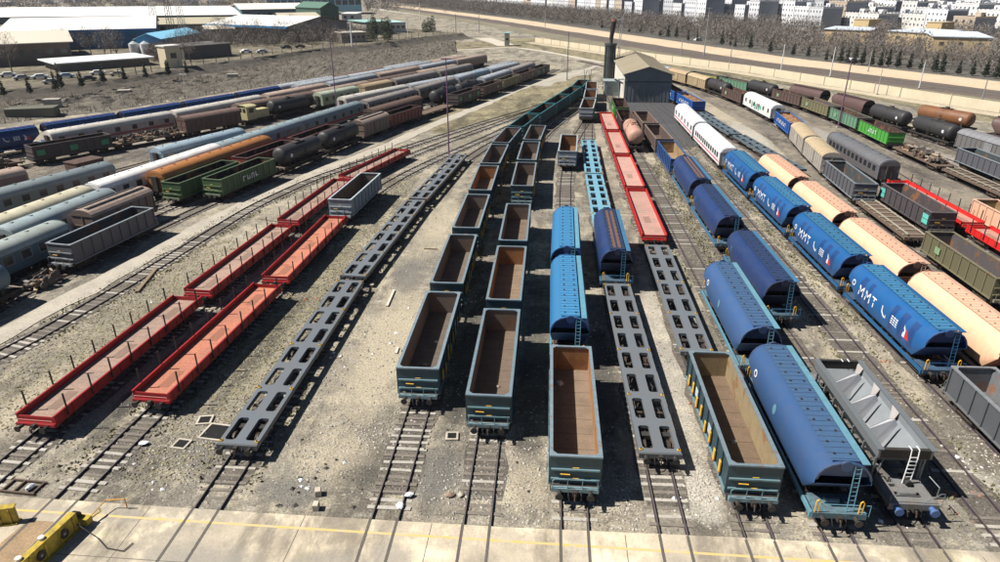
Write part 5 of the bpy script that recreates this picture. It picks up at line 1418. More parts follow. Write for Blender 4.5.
# ------------------------------------------------------------------ loads of scrap
def scrap_heap(x, y, hd, n, seed, label, z=1.25, L=11):
    random.seed(seed); b = MB()
    ms = [mat('scrap_a', (.30,.27,.24), .8, .5), mat('scrap_b', (.16,.08,.05), .8, .5), mat('scrap_c', (.40,.30,.2), .8, .5), mat('scrap_d', (.08,.075,.07), .8, .5)]
    for i in range(n):
        M_ = Matrix.Translation((random.uniform(-1.1,1.1), random.uniform(-L/2,L/2), random.uniform(.1,.9))) @ Matrix.Rotation(random.uniform(0,3.1), 4, 'Z') @ Matrix.Rotation(random.uniform(-.5,.5), 4, 'X')
        l, w, h = random.uniform(.3,1.3), random.uniform(.05,.35), random.uniform(.04,.3); b.box(-l/2,l/2,-w/2,w/2,-h/2,h/2, random.choice(ms), M=M_)
    for i in range(10):
        p = Vector((random.uniform(-.9,.9), random.uniform(-L/2,L/2), random.uniform(.3,.8))); b.cyl(p-Vector((.7,0,0)), p+Vector((.7,0,0)), .08, ms[1], 8); b.cyl(p-Vector((.6,0,0)), p-Vector((.5,0,0)), .4, ms[3], 14); b.cyl(p+Vector((.5,0,0)), p+Vector((.6,0,0)), .4, ms[3], 14)
    o = b.build('scrap_heap'); o.location = (x, y, z); o.rotation_euler.z = -hd; return tag(o, label, 'scrap heap', kind=None)
for tr, y, n, z, lb in (('P',114.6,170,1.25,'heap of old wheelsets and scrap piled on the rusty flat wagon'), ('l7',94.0,140,1.25,'heap of wreckage piled on the flat wagon at the left edge'), ('l7',117.8,110,1.25,'scattered scrap parts lying on the flat wagon before the brown covered wagon'), ('l1',56.5,60,.1,'tangle of black bogie parts and an orange beam lying before the grey open wagon'), ('l3',80.6,90,.15,'dark scrap parts lying on the rails at the near end of the orange coach')):
    x, hd = at_track(tr, y); scrap_heap(x, y, hd, n, int(y*7), lb, z, 3.2 if tr in ('l1','l3') else 11)
# rusty box tender among the left rows
tb = MB(); mtb = mat('rusty_box_paint', (.07,.035,.028), .7, .5)
tb.box(-1.4,1.4,-2.2,2.2,1.0,2.9,mtb); tb.box(-1.5,1.5,-2.3,2.3,2.9,3.0,mtb)
for y in (-1.6,0,1.6): tb.box(-1.46,1.46,y-.06,y+.06,1.0,2.88,mtb)
for x, y in ((-.9,-1.5),(.9,-1.5),(-.9,1.5),(.9,1.5)): tb.cyl((x-.1,y,.5),(x+.1,y,.5),.48,MDARK(),16)
tb.box(-1.2,1.2,-2.0,2.0,.7,1.0,MDARK())
o = tb.build('box_tender'); x, hd = at_track('l6', 94); o.location = (x, 94, 0); o.rotation_euler.z = -hd; tag(o, 'short dark rusty box on wheels left of the short blue-grey coach', 'tender wagon')

# ------------------------------------------------------------------ engine shed, tower, hut
MSHW = mat('shed_side_wall', (.62,.58,.50), .8, .4, (.35,.3,.25), .3, vary=0); MSHF = mat('shed_front', (.15,.17,.18), .7, .35, (.05,.06,.07), .3, vary=0); MSHR = mat('shed_roof', (.33,.285,.20), .7, .5, (.24,.20,.15), .15, vary=0, streak=False)
sx0, sx1, sy0, sy1, ez, rz = 16.9, 28.0, 172.5, 214.0, 7.0, 8.6
shed = empty('engine_shed'); tag(shed, 'large dark gabled engine shed with olive-tan roof beside the black tower', 'shed'); cx = (sx0+sx1)/2
b = MB()
for s, x in ((-1, sx0), (1, sx1)): b.box(x-.15, x+.15, sy0, sy1, 0, ez, MSHW)
b.box(sx0+.15, sx1-.15, sy1-.3, sy1, 0, ez, MSHW); b.build('side_wall', shed)
b = MB(); dw = 3.3
b.box(sx0-.15, cx-dw, sy0-.25, sy0-.003, 0, 5.0, MSHF); b.box(cx+dw, sx1+.15, sy0-.25, sy0-.003, 0, 5.0, MSHF); b.box(sx0-.15, sx1+.15, sy0-.28, sy0-.003, 5.0, ez, MSHF)
b.quad([(sx0-.15,sy0-.28,ez),(sx1+.15,sy0-.28,ez),(cx,sy0-.28,rz)], MSHF)
for i in range(12): x = sx0+.3+i*.95; b.box(x-.03, x+.03, sy0-.31, sy0-.28, 0, 4.9 if abs(x-cx) > dw else 5.0, MSHF)
b.box(sx0-.2, sx1+.2, sy0-.36, sy0-.28, 4.9, 5.15, mat('shed_trim', (.05,.06,.07), .6, .3)); b.build('front_wall', shed)
b = MB(); mdr = mat('shed_door', (.17,.19,.19), .7, .5, (.08,.09,.09), .5)
for s in (-1, 1):
    q = MB(); q.box(*sorted((cx+s*.03, cx+s*dw)), sy0-.2, sy0-.08, .05, 4.95, mdr)
    for i in range(5): xx = cx+s*(.4+i*.65); q.box(xx-.03, xx+.03, sy0-.225, sy0-.2, .1, 4.9, MSHF)
    q.build('door', shed)
for s, x in ((-1, sx0-.7), (1, sx1+.7)):
    q = MB(); zt = rz+.12; zl = ez-.18
    P_ = [(x,sy0-.9,zl),(cx,sy0-.9,zt),(cx,sy1+.5,zt),(x,sy1+.5,zl)]; q.quad(P_ if s < 0 else P_[::-1], MSHR); q.quad([(p[0],p[1],p[2]-.15) for p in (P_[::-1] if s < 0 else P_)], MSHF)
    for (a, c) in ((0,1),(2,3),(3,0)): q.quad([P_[a],P_[c],(P_[c][0],P_[c][1],P_[c][2]-.15),(P_[a][0],P_[a][1],P_[a][2]-.15)], MSHF)
    for i in range(28): y = sy0-.6+i*1.5; q.box(0,1,0,1,0,1,MSHR, M=Matrix([[cx-x,0,0,x],[0,.06,0,y],[zt-zl,0,.05,zl],[0,0,0,1]]))
    q.build('roof_slope', shed)
q = MB(); q.box(sx0-1.6, sx0-.2, sy0+1, sy0+1.4, 5.3, 5.5, MSHF); q.pipe([(sx0-1.5,sy0+1.2,5.4),(sx0-1.2,sy0+1.2,2.4),(sx0-1.2,sy0+1.2,0)], .12, MSHF); q.pipe([(sx0-2.4,sy0+3,5.2),(sx0-.2,sy0+3,4.2)], .25, MSHF); q.build('side_pipe', shed)
asp = sheet('shed_asphalt', [(16.2,138),(21.5,122),(26.0,124),(27.0,150),(33,172.2),(16.4,172.2)], .058, gm('dark_asphalt', (.085,.085,.088), (.05,.05,.052), .2, .6, .15))
# tower with funnel
MTW = mat('tower_black', (.035,.045,.05), .6, .5, (.10,.09,.07), .8, vary=0)
tw = empty('black_tower'); tag(tw, 'tall black round tower with a tarred chimney on top, left of the engine shed', 'tower'); tx, ty = 15.2, 205.5
q = MB(); q.cyl((tx,ty,0),(tx,ty,10.8),1.6,MTW,28); 
for z in (2.5,5,7.5,10): q.cyl((tx,ty,z),(tx,ty,z+.15),1.67,MTW,28)
q.build('drum', tw)
q = MB(); q.cyl((tx,ty,10.8),(tx,ty,11.3),1.8,MTW,28); q.cyl((tx,ty,11.3),(tx+.1,ty,12.4),.5,MTW,12); q.build('cap', tw)
q = MB(); q.cyl((tx,ty,12.4),(tx+.5,ty,17.2),.55,mat('chimney_tar', (.03,.022,.022), .8, .5, (.02,.02,.02), .9, vary=0),14,r2=.75); q.cyl((tx+.5,ty,17.2),(tx+.55,ty,17.9),.85,mat('red_lead', (.16,.05,.045), .7, .4),14,r2=.6); q.build('chimney', tw)
q = MB(); 
for dx in (-.25,.25): q.pipe([(tx+2.3+dx,ty-.6,0),(tx+2.6+dx,ty-.6,18.0)], .09, mat('galvanised', (.42,.45,.45), .5, .3, metal=.3))
for i in range(30): z = .5+i*.58; q.cyl((tx+2.05+.017*z,ty-.6,z),(tx+2.55+.017*z,ty-.6,z),.05,MATS['galvanised'],5)
q.box(tx+1.2,tx+3.2,ty-.8,ty-.4,17.6,17.85,MATS['galvanised']); q.pipe([(tx+2.6,ty-.6,18),(tx+3.4,ty-.6,19.6)],.06,MATS['galvanised']); q.build('ladder_mast', tw)
q = MB()
for a in range(4): t = a*1.57+.6; q.pipe([(tx+1.9*math.cos(t),ty+1.9*math.sin(t),0),(tx+1.85*math.cos(t),ty+1.85*math.sin(t),10.8)],.1,MTW)
q.build('strut', tw)
hut = empty('equipment_hut'); tag(hut, 'small grey-green metal hut at the foot of the black tower', 'hut')
q = MB(); hm = mat('hut_metal', (.25,.32,.32), .7, .4); q.box(12.6,16.4,183,187,0,3.6,hm); q.build('wall', hut)
q = MB(); q.box(12.3,16.7,182.7,187.3,3.6,3.8,mat('hut_roof', (.32,.38,.38), .6, .4)); q.build('roof', hut)
q = MB(); q.box(13.2,14.2,182.9,182.97,0,2.2,MSHF); q.build('door', hut)

# ------------------------------------------------------------------ generic buildings
def building(name, label, cat, px0, px1, depth, h, wallc, roofc, z0=0.0, gable=0.0, along=True, windows=0, fascia=None, over=.6, group=None, wh=1.0):
    "front edge of the base between two photo points; depth goes away from the camera"
    a = Vector(G(*px0, z0)); c = Vector(G(*px1, z0)); d = (c-a); Lx = d.length; d.normalize(); n = Vector((-d.y, d.x))
    root = empty(name); tag(root, label, cat, group); root.location = (a.x, a.y, z0); root.rotation_euler.z = math.atan2(d.y, d.x)
    mw = mat('wall_%.2f_%.2f_%.2f' % wallc, wallc, .8, .35, tuple(q*.6 for q in wallc), .15, vary=0); mr = mat('roof_%.2f_%.2f_%.2f' % roofc, roofc, .6, .35, tuple(q*.7 for q in roofc), .06, vary=0, streak=False)
    b = MB(); b.box(0, Lx, 0, depth, 0, h, mw, bottom=False)
    if gable and along:
        for x in (0, Lx): P_ = [(x,0,h),(x,depth,h),(x,depth/2,h+gable)]; b.quad(P_ if x else P_[::-1], mw)
    if gable and not along:
        for y in (0, depth): P_ = [(0,y,h),(Lx,y,h),(Lx/2,y,h+gable)]; b.quad(P_ if not y else P_[::-1], mw)
    b.build('wall', root)
    r = MB(); o = over
    if not gable: r.box(-o, Lx+o, -o, depth+o, h, h+.35, mr)
    elif along:
        r.loft([[(x,-o,h-.05),(x,depth/2,h+gable+.15),(x,depth+o,h-.05)][::-1] for x in (-o, Lx+o)], mr); r.loft([[(x,-o,h-.3),(x,depth/2,h+gable-.1),(x,depth+o,h-.3)] for x in (-o, Lx+o)], mr)
        r.quad([(-o,-o,h-.3),(Lx+o,-o,h-.3),(Lx+o,-o,h-.05),(-o,-o,h-.05)], mr)
    else:
        r.loft([[(-o,y,h-.05),(Lx/2,y,h+gable+.15),(Lx+o,y,h-.05)] for y in (-o, depth+o)], mr); r.loft([[(-o,y,h-.3),(Lx/2,y,h+gable-.1),(Lx+o,y,h-.3)][::-1] for y in (-o, depth+o)], mr)
        r.quad([(-o,-o,h-.3),(Lx/2,-o,h+gable-.1),(Lx+o,-o,h-.3),(Lx+o,-o,h-.05),(Lx/2,-o,h+gable+.15),(-o,-o,h-.05)], mr)
    r.build('roof', root)
    if fascia:
        f = MB(); f.box(-o-.03, Lx+o+.03, -o-.15, -o-.03, h-.9, h+.1, mat('fascia_%.2f' % fascia[0], fascia, .6, .2)); f.build('fascia', root)
    for i in range(windows):
        q = MB(); x = Lx*(i+.5)/windows; q.box(x-wh*.6, x+wh*.6, -.06, -.01, h*.45, h*.45+wh, MGLASS()); q.build('window', root)
    return root
WHR = (.80,.78,.74)
Z = TZ
building('warehouse','very long white-roofed warehouse stretching across the top left corner','warehouse',(-60,25.5),(262,21.5),105,4.6,(.05,.08,.10),WHR,Z,4.0,True,0,over=1.0)
building('warehouse','broad white-roofed warehouse with blue front wall behind the cream canopy','warehouse',(4,52),(157,47),66,7.4,(.03,.13,.26),WHR,Z,3.4,True,10,fascia=(.02,.15,.34),over=1.0,wh=1.4)
building('warehouse','brown-walled works with stained white roof at the left edge','warehouse',(-60,70),(74,63),50,7.0,(.15,.12,.10),(.60,.54,.44),Z,2.2,True,9,over=1.2,wh=1.6)
building('shed','light blue gabled shed with pale blue roof near the three steel masts','shed',(139,56),(163,56),34,6.0,(.10,.36,.66),(.26,.60,.80),Z,1.8,False,2,over=.8,wh=1.2)
building('building','narrow cream block with one tall window beside the light blue shed','building',(168,68.5),(183,67),4.5,6.4,(.62,.52,.36),(.62,.60,.55),Z,0,True,1,over=.3,wh=1.6)
building('shed','low flat white canopy roof over painted shade before the blue-fronted warehouse','shed',(60,72),(150,65),16,2.3,(.13,.12,.11),(.72,.72,.71),Z,0,True,0,over=1.4,wh=1.0)  # dark walls stand in for the shade under the canopy
building('warehouse','olive-roofed long shed behind the grove and steel masts','warehouse',(158,36),(230,34.5),36,5.5,(.10,.11,.11),(.42,.38,.27),Z,2.2,True,6,over=.8,wh=1.6)
building('warehouse','white-roofed warehouse with blue edge right of the grove','warehouse',(212,39),(288,42.5),44,6.8,(.30,.27,.24),WHR,Z,3.2,True,7,fascia=(.03,.25,.55),over=1.5,wh=1.6)
building('warehouse','grey bush-covered low building behind the cream block','building',(185,60),(232,56),14,4.2,(.10,.09,.085),(.12,.11,.10),Z,0,True,0,over=.4,wh=1.6)
building('warehouse','dark-walled wing beside the white-roofed warehouse with blue edge','warehouse',(292,42),(306,41),24,5.0,(.13,.11,.10),(.55,.56,.55),Z,1.5,True,3,over=.5,wh=1.6)
building('warehouse','tan-roofed low hall in the middle distance on the left','warehouse',(284,31),(322,30),44,6.5,(.13,.16,.17),(.50,.44,.33),Z,2.0,True,4,over=1.0,wh=2.0)
building('warehouse','pale-roofed hall with dark teal wall behind the tan-roofed hall','warehouse',(243,22),(308,20.5),60,8,(.06,.12,.15),(.72,.68,.60),Z,2.8,True,6,over=1.2,wh=2.0)
building('warehouse','long pale blue lattice-fronted factory at the top edge','warehouse',(268,12.5),(362,11.5),40,13,(.22,.42,.52),(.45,.60,.66),Z,1.5,True,14,over=1.0,wh=4.0)
building('building','dark green gabled tall building among bare trees on the left','building',(322,28),(340,27),26,11,(.05,.10,.075),(.08,.16,.12),Z,3.0,False,3,over=.5,wh=1.8)
building('building','small white-roofed building right of the dark green gabled one','building',(342,22),(356,22),22,5,(.40,.40,.40),(.80,.80,.80),Z,0,True,2,over=.6,wh=1.6)
building('building','low building with pale teal flat roof behind the dark conifers','building',(367,35),(390,34),22,6,(.32,.29,.24),(.30,.50,.45),Z,0,True,5,over=.8,wh=1.4)
building('building','small white box building right of the teal flat roof','building',(391,33),(406,32.5),20,5,(.60,.58,.52),(.42,.60,.58),Z,0,True,3,over=.3,wh=1.4)
building('shed','long low beige shed left of the white lamp mast','shed',(342,43),(366,42),9,4,(.34,.30,.25),(.55,.50,.43),Z,0,True,5,over=.4,wh=1.0)
building('shed','small grey outbuilding with white edge among the grove','shed',(208,42),(236,41),20,5.5,(.12,.14,.15),(.70,.62,.50),Z,1.0,True,3,over=.5,wh=1.2)
building('watch_hut','tiny watch hut with pale blue roof beside the far service road','hut',(504.5,46),(509.5,46),4,5.5,(.42,.40,.33),(.35,.55,.60),0,0,True,1,over=.4)
building('depot','sand-coloured depot with pale flat roof, left one inside the grove','building',(823,41),(868,43),26,5.6,(.56,.42,.23),(.58,.64,.70),0,0,True,2,over=.5,wh=1.4)
building('depot','sand-coloured depot with pale roof, middle one inside the grove','building',(886,44.5),(928,47.5),30,6.0,(.56,.42,.23),(.58,.64,.70),0,0,True,2,over=.5,wh=1.4)
building('depot','sand-coloured depot with pale blue-white roof, right one inside the grove','building',(930,52),(988,54),38,6.2,(.54,.41,.23),(.60,.68,.78),0,0,True,3,over=.5,wh=1.4)
for i, (p, lb) in enumerate((((851,36),'small square sand-coloured block behind the left depot'),((923,40),'small square sand-coloured block behind the middle depot'))):
    building('depot','%s' % lb,'building',p,(p[0]+15,p[1]+1),12,8.5,(.56,.42,.22),(.45,.37,.24),0,0,True,1,over=.2,wh=1.4)
# two small white tanks
for i, px in enumerate((136, 147)):
    x, y = G(px, 56.5, Z); r = empty('storage_tank'); r.location = (x, y, Z); tag(r, ['white cone-topped storage tank by the light blue shed, left one','white cone-topped storage tank by the light blue shed, right one'][i], 'storage tank', 'white storage tanks')
    q = MB(); q.cyl((0,0,0),(0,0,4.4),1.8,mat('white_tank', (.75,.75,.75), .5, .2),18); q.build('drum', r); q = MB(); q.cyl((0,0,4.4),(0,0,5.4),1.85,mat('tank_cone', (.35,.4,.42), .5, .2),18,r2=.2); q.build('cone_roof', r)
# steel masts
def mast(px, ptop, base_z, label, m, r=.12, lattice=False, arm=0, name='mast', white=False):
    x, y = G(*px, base_z)
    v = (ptop[1]-281)/FPX; dn = math.sin(PITCH)+v*math.cos(PITCH); fw = math.cos(PITCH)-v*math.sin(PITCH)
    fwd = y*math.cos(YAW)-x*math.sin(YAW); h = CAM_H-fwd/fw*dn-base_z
    root = empty(name); root.location = (x, y, base_z); tag(root, label, name.replace('_', ' '))
    q = MB()
    if lattice:
        for s in ((-1,-1),(1,-1),(1,1),(-1,1)): q.pipe([(s[0]*1.3,s[1]*1.3,0),(s[0]*.5,s[1]*.5,h)], .12, m)
        n = 12
        for i in range(n):
            k0, k1 = i/n, (i+1)/n; w0, w1 = 1.3-.8*k0, 1.3-.8*k1
            q.pipe([(-w0,-w0,h*k0),(w1,-w1,h*k1)], .05, m); q.pipe([(w0,-w0,h*k0),(w1,w1,h*k1)], .05, m); q.pipe([(w0,w0,h*k0),(-w1,w1,h*k1)], .05, m); q.pipe([(-w0,w0,h*k0),(-w1,-w1,h*k1)], .05, m)
    else: q.cyl((0,0,0),(0,0,h), r, m, 8, r2=r*.6)
    q.build('pole', root)
    q = MB(); q.box(-.3,.3,-.3,.3,-.05,.35,mat('mast_base', (.4,.37,.32), .9, .4)); q.build('base', root)
    if arm:
        q = MB(); q.pipe([(-arm,0,h-.1),(arm,0,h-.1)], .06, m)
        for s in (-1, 1): q.box(s*arm-.35, s*arm+.35, -.2, .2, h-.22, h-.05, m)
        q.build('lamp_head', root)
    return root
mru = mat('mast_rust', (.16,.075,.1635), .8, .3); mga = mat('mast_grey', (.35,.36,.36), .6, .3, metal=.3); mwh = mat('mast_white', (.72,.72,.70), .6, .2); mdk = mat('mast_dark', (.09,.10,.11), .7, .3)
mast((449,157),(448,58),0,'tall thin rusty mast standing beyond the far grey container flat',mru,.13,arm=.5)
mast((337,113),(334,30),0,'tall thin rusty mast rising among the coaches of the left yard',mru,.14)
mast((567,80),(569,32),0,'dark mast left of the black tower',mdk,.15)
mast((838,128),(851,59),0,'tall rusty leaning mast standing by the pale green open wagon',mru,.17)
mast((352,47),(345,22),TZ,'thick white lamp mast with square head on the terrace',mwh,.35,arm=1.0)
mast((830,77),(834,47),0,'white mast on the verge left of the two brown hoppers',mwh,.22)
mast((780,76),(781.5,44),0,'pale mast standing on the cream wall line above the green wagons',mwh,.18)
mast((919,89),(923,62),0,'pale mast on the verge behind the black tank wagons',mwh,.18)
mast((981,104),(985,80),0,'pale mast near the right edge behind the rusty tank wagon',mga,.18)
mast((704,56),(707,8),0,'tall pale mast beyond the shed on the main line',mga,.25,arm=.8)
mast((681,55),(682,40),0,'short mast on the verge just right of the shed roof',mga,.18)
mast((456,33),(455.5,14),0,'dark mast beside the far service road on the left of the main line',mdk,.2)
mast((408,38),(409,18),TZ,'pale lamp mast near the low teal-roofed building',mwh,.2,arm=.8)
mast((420,20),(421,3),0,'far pale mast in front of the leftmost city blocks',mwh,.35)
mast((479,33),(479,15),0,'far grey mast on the main line before the city',mga,.25)
mast((545,27),(546,10),0,'far grey mast at the left of the black tower chimney',mga,.25)
mast((185,88),(187,74),0,'low forked lamp post on a concrete foot in the rubble strip',mwh,.10,arm=.7)
mast((158,40),(150,-26),TZ,'leftmost of the three steel masts by the warehouses',mga,.2,lattice=True)
mast((174,44),(168,-26),TZ,'middle and thickest of the three steel masts by the warehouses',mdk,.2,lattice=True)
mast((184,38),(177,-26),TZ,'rightmost of the three steel masts by the warehouses',mga,.2,lattice=True)
mast((868,72),(871,50),0,'slim grey mast by the grove behind the brown hoppers',mga,.18)
mast((730,63),(731,40),0,'slim grey mast on the main line right of the shed',mga,.18)
mast((877,95),(879,68),0,'slim mast on the verge between the brown hoppers and the tank wagons',mga,.12)

# fence posts along the terrace edge
fe = empty('wire_fence'); tag(fe, 'line of dark fence posts with wires along the terrace edge above the rubble', 'fence')
fp = densify([(x-1.2, y+1.2) for x, y in bank], 5.5)
for i, (x, y) in enumerate(fp[:96]):
    def mk():
        q = MB(); q.box(-.09,.09,-.09,.09,0,2.3,mat('post_dark', (.10,.09,.08), .8, .3)); return q
    part_copy('fpost', mk, 'post', fe, (x, y, TZ))
q = MB()
for z in (.8,1.5,2.1): q.ribbon(fp, [-.02,.02], [TZ+z,TZ+z+.02], MDARK())
q.build('wire', fe)
# small concrete hut and slabs in the rubble
for i, (px, s, lb) in enumerate((((54,109),(3.2,2.2,1.7),'pale concrete box standing in the rubble strip'),((34,117),(9.5,4.0,1.5),'low dark greenish concrete bunker in the rubble'),((125,95),(3.0,2.0,.7),'small pale slab lying at the top of the rubble strip'),((233,79),(3.0,1.6,.9),'small pale slab in the rubble beyond the forked lamp'))):
    x, y = G(*px); q = MB(); m_ = mat('old_concrete', (.40,.37,.32), .9, .5) if i != 1 else mat('mossy_concrete', (.12,.13,.10), .9, .5)
    q.box(-s[0]/2,s[0]/2,-s[1]/2,s[1]/2,-.3,s[2],m_); q.box(-s[0]/2-.12,s[0]/2+.12,-s[1]/2-.12,s[1]/2+.12,s[2],s[2]+.15,m_)
    o = q.build('concrete_block'); o.location = (x, y, .5); o.rotation_euler.z = .35; tag(o, lb, 'concrete block')
# parked cars at the left
def car(px, label, colr, z):
    x, y = G(*px, z); r = empty('parked_car'); r.location = (x, y, z); r.rotation_euler.z = random.uniform(-.3,.3)+.7; tag(r, label, 'car', 'cars parked along the terrace')
    m = mat('car_%.2f_%.2f' % colr[:2], colr, .35, .15); q = MB()
    pr = [(-2.1,.35),(-2.1,.85),(-1.3,.95),(-.8,1.4),(.9,1.4),(1.5,.95),(2.1,.9),(2.1,.35)]
    q.loft([[(px_, y_, z_) for px_, z_ in pr] for y_ in (-.82,.82)], m, closed=True)
    for y_ in (-.82,.82): P_ = [(a, y_, c) for a, c in pr]; q.quad(P_ if y_ > 0 else P_[::-1], m)
    q.build('body', r)
    for s in (-1,1): g = MB(); g.quad([(-1.15,s*.83,.97),(-.75,s*.83,1.32),(.85,s*.83,1.32),(1.3,s*.83,.97)][::s], MGLASS()); g.build('side_window', r)
    for a in (-1.3,1.3):
        for s in (-.8,.8):
            def mk():
                w_ = MB(); w_.cyl((0,-.1,0),(0,.1,0),.33,MBLACK(),12); return w_
            part_copy('carwheel', mk, 'wheel', r, (a, s, .33))
CARS = [((8,77),'white car at the left edge of the terrace',(.75,.75,.75)),((22,80),'grey car second from the left edge of the terrace',(.35,.36,.38)),((40,79),'white car left of the dark small conifers on the terrace',(.7,.72,.74)),((66,78),'pale blue car between small conifers on the terrace',(.35,.5,.62)),((52,84),'silver car near the terrace edge',(.5,.5,.5)),((98,75),'white car right of the middle of the terrace lot',(.78,.78,.76)),((88,81),'dark car near the terrace edge between conifers',(.05,.05,.06)),((118,76),'beige car before the canopy on the terrace',(.5,.45,.36)),
  ((246,53),'white car beside the beige works building',(.8,.8,.8)),((262,53),'silver van beside the hedge',(.6,.6,.6)),((286,48.6),'long dark car parked in front of the bare grove',(.04,.04,.05)),((300,48),'dark car right of the long dark one before the grove',(.07,.06,.06))]
for p, lb, c in CARS: car(p, lb, c, TZ)
for i, px in enumerate((699, 705, 848, 856)):
    x, y = G(px, 45.5 if px < 800 else 60); random.seed(i)
for i, (p, lb, c) in enumerate((((698,41),'white car parked in the grove above the shed',(.8,.8,.8)),((850,62),'white car at the edge of the grove, left one',(.8,.8,.8)),((857,62.8),'silver car at the edge of the grove, right one',(.6,.6,.62)))): car(p, lb, c, .05)

for i, (tr, yw, dx, dims, m_, lb) in enumerate((('F',31.2,-.9,(.35,.2,.22),'x','pale lump of debris lying at the near left corner inside the middle open wagon'),('F',31.0,-.4,(.2,.2,.2),'y','grey lump of debris beside the pale one inside the middle open wagon'),
   ('F',40.8,-.8,(.3,.3,.2),'x','pale crumpled sheet lying far left inside the middle open wagon'),('D',42.5,-.2,(.22,.18,.15),'y','small debris lump in the middle of the nearest left column wagon'),('D',46,.1,(.18,.15,.12),'x','small pale scrap inside the nearest wagon of the left column'),
   ('E',40.0,.3,(.2,.16,.12),'y','small scrap inside the nearest wagon of the second column'),('H',35.0,.1,(.2,.16,.14),'x','small pale scrap on the floor of the yellow-marked open wagon'))):
    x, hd = at_track(tr, yw); random.seed(i); q = MB(); n = 9; rings = []
    for k in range(4):
        rr = (1,.95,.7,.25)[k]; rings.append([(dims[0]*rr*math.cos(6.283*a/n)*random.uniform(.7,1.2), dims[1]*rr*math.sin(6.283*a/n)*random.uniform(.7,1.2), dims[2]*k/3) for a in range(n)])
    mm_ = mat('debris_pale', (.5,.47,.43), .9, .4) if m_ == 'x' else mat('debris_grey', (.3,.24,.2), .9, .4)
    q.loft(rings, mm_, closed=True); q.quad(rings[-1], mm_); o = q.build('debris'); o.location = (x+dx, yw, 1.275); tag(o, lb, 'debris')

# litter blown about the near yard
for i, (colr, n) in enumerate((((.78,.78,.78),260),((.10,.22,.42),50),((.40,.14,.07),160),((.05,.045,.04),420))):
    stones('litter', n, clustered(0,-42,46,28.8,85), (lambda rng, n: .05+.16*rng.uniform(0,1,n)**2.5), mat('litter_%d' % i, colr, .8, .3, vary=0), 60+i)
# weeds along the track edges
for tr, y0_, y1_ in (('C',30,105),('B',30,90),('X',45,120),('D',60,120),('J',60,110),('K',50,110),('I',60,110),('K0',30,130)):
    def wpts(rng, n, tr=tr, y0_=y0_, y1_=y1_):
        ys = rng.uniform(y0_, y1_, n//6); cs = np.repeat(ys, 6)+rng.normal(0,.5,len(ys)*6); sd_ = np.repeat(rng.choice([-1.5,1.5,-1.9,1.8], len(ys)), 6)+rng.normal(0,.22,len(ys)*6)
        return np.array([(_xat(TR[tr], y)+o_, y) for y, o_ in zip(cs, sd_)])
    tufts('weeds', 1500, wpts, mat('dry_weeds', (.20,.185,.09), .9, .6, (.09,.085,.05), .5, streak=False, vary=0), hash(tr) % 97 if False else len(tr)*7+ord(tr[0]), .22)

# ------------------------------------------------------------------ the city beyond the grove
def proj(x, y, z):
    f = y*math.cos(YAW)-x*math.sin(YAW); r = x*math.cos(YAW)+y*math.sin(YAW); d = CAM_H-z
    zc = f*math.cos(PITCH)+d*math.sin(PITCH); yc = d*math.cos(PITCH)-f*math.sin(PITCH)
    return (500+FPX*r/zc, 281+FPX*yc/zc)
def city_mat(name, base, win=(.10,.11,.13), pattern=True, fx=2.6, fz=3.1):
    m = bpy.data.materials.new(name); m.use_nodes = True; N = m.node_tree.nodes; L = m.node_tree.links; b = N['Principled BSDF']; b.inputs['Roughness'].default_value = .8
    tc = N.new('ShaderNodeTexCoord'); sp = N.new('ShaderNodeSeparateXYZ'); L.new(tc.outputs['Object'], sp.inputs[0]); oi = N.new('ShaderNodeObjectInfo')
    def M(op, a, c=None):
        x = N.new('ShaderNodeMath'); x.operation = op
        for i, v in enumerate((a, c)):
            if v is None: continue
            if isinstance(v, (int, float)): x.inputs[i].default_value = v
            else: L.new(v, x.inputs[i])
        return x.outputs[0]
    h = M('FRACT', M('DIVIDE', M('ADD', sp.outputs[0], sp.outputs[1]), fx)); z = M('FRACT', M('DIVIDE', sp.outputs[2], fz))
    mask = M('MULTIPLY', M('MULTIPLY', M('GREATER_THAN', h, .32), M('LESS_THAN', h, .72)), M('MULTIPLY', M('GREATER_THAN', z, .32), M('LESS_THAN', z, .72)))
    geo = N.new('ShaderNodeNewGeometry'); sn = N.new('ShaderNodeSeparateXYZ'); L.new(geo.outputs['Normal'], sn.inputs[0])
    mask = M('MULTIPLY', mask, M('LESS_THAN', sn.outputs[2], .5))
    vn = N.new('ShaderNodeMix'); vn.data_type = 'RGBA'; L.new(mask, vn.inputs[0])
    no = N.new('ShaderNodeTexNoise'); no.inputs['Scale'].default_value = .2; L.new(tc.outputs['Object'], no.inputs[0])
    mr = N.new('ShaderNodeMapRange'); mr.inputs[3].default_value = .75; mr.inputs[4].default_value = 1.1; L.new(M('ADD', M('MULTIPLY', no.outputs[0], .6), M('MULTIPLY', oi.outputs['Random'], .4)), mr.inputs[0])
    vm = N.new('ShaderNodeVectorMath'); vm.operation = 'SCALE'; vm.inputs[0].default_value = base; L.new(mr.outputs[0], vm.inputs[3])
    L.new(vm.outputs[0], vn.inputs[6]); vn.inputs[7].default_value = (*win, 1)
    if pattern: L.new(vn.outputs[2], b.inputs['Base Color'])
    else: L.new(vm.outputs[0], b.inputs['Base Color'])
    return m
PAL = [('white',(.72,.73,.75)),('white',(.80,.79,.78)),('off-white',(.66,.66,.66)),('cream',(.76,.735,.69)),('pale grey',(.56,.57,.59)),('white',(.76,.76,.77)),('white',(.78,.78,.80)),('light grey',(.64,.64,.66)),('tan brick',(.52,.42,.32)),('white',(.7,.7,.72))]
CM = [city_mat('facade_'+str(i), c) for i, (_, c) in enumerate(PAL)]; CMP = [city_mat('facade_plain_'+str(i), c, pattern=False) for i, (_, c) in enumerate(PAL)]
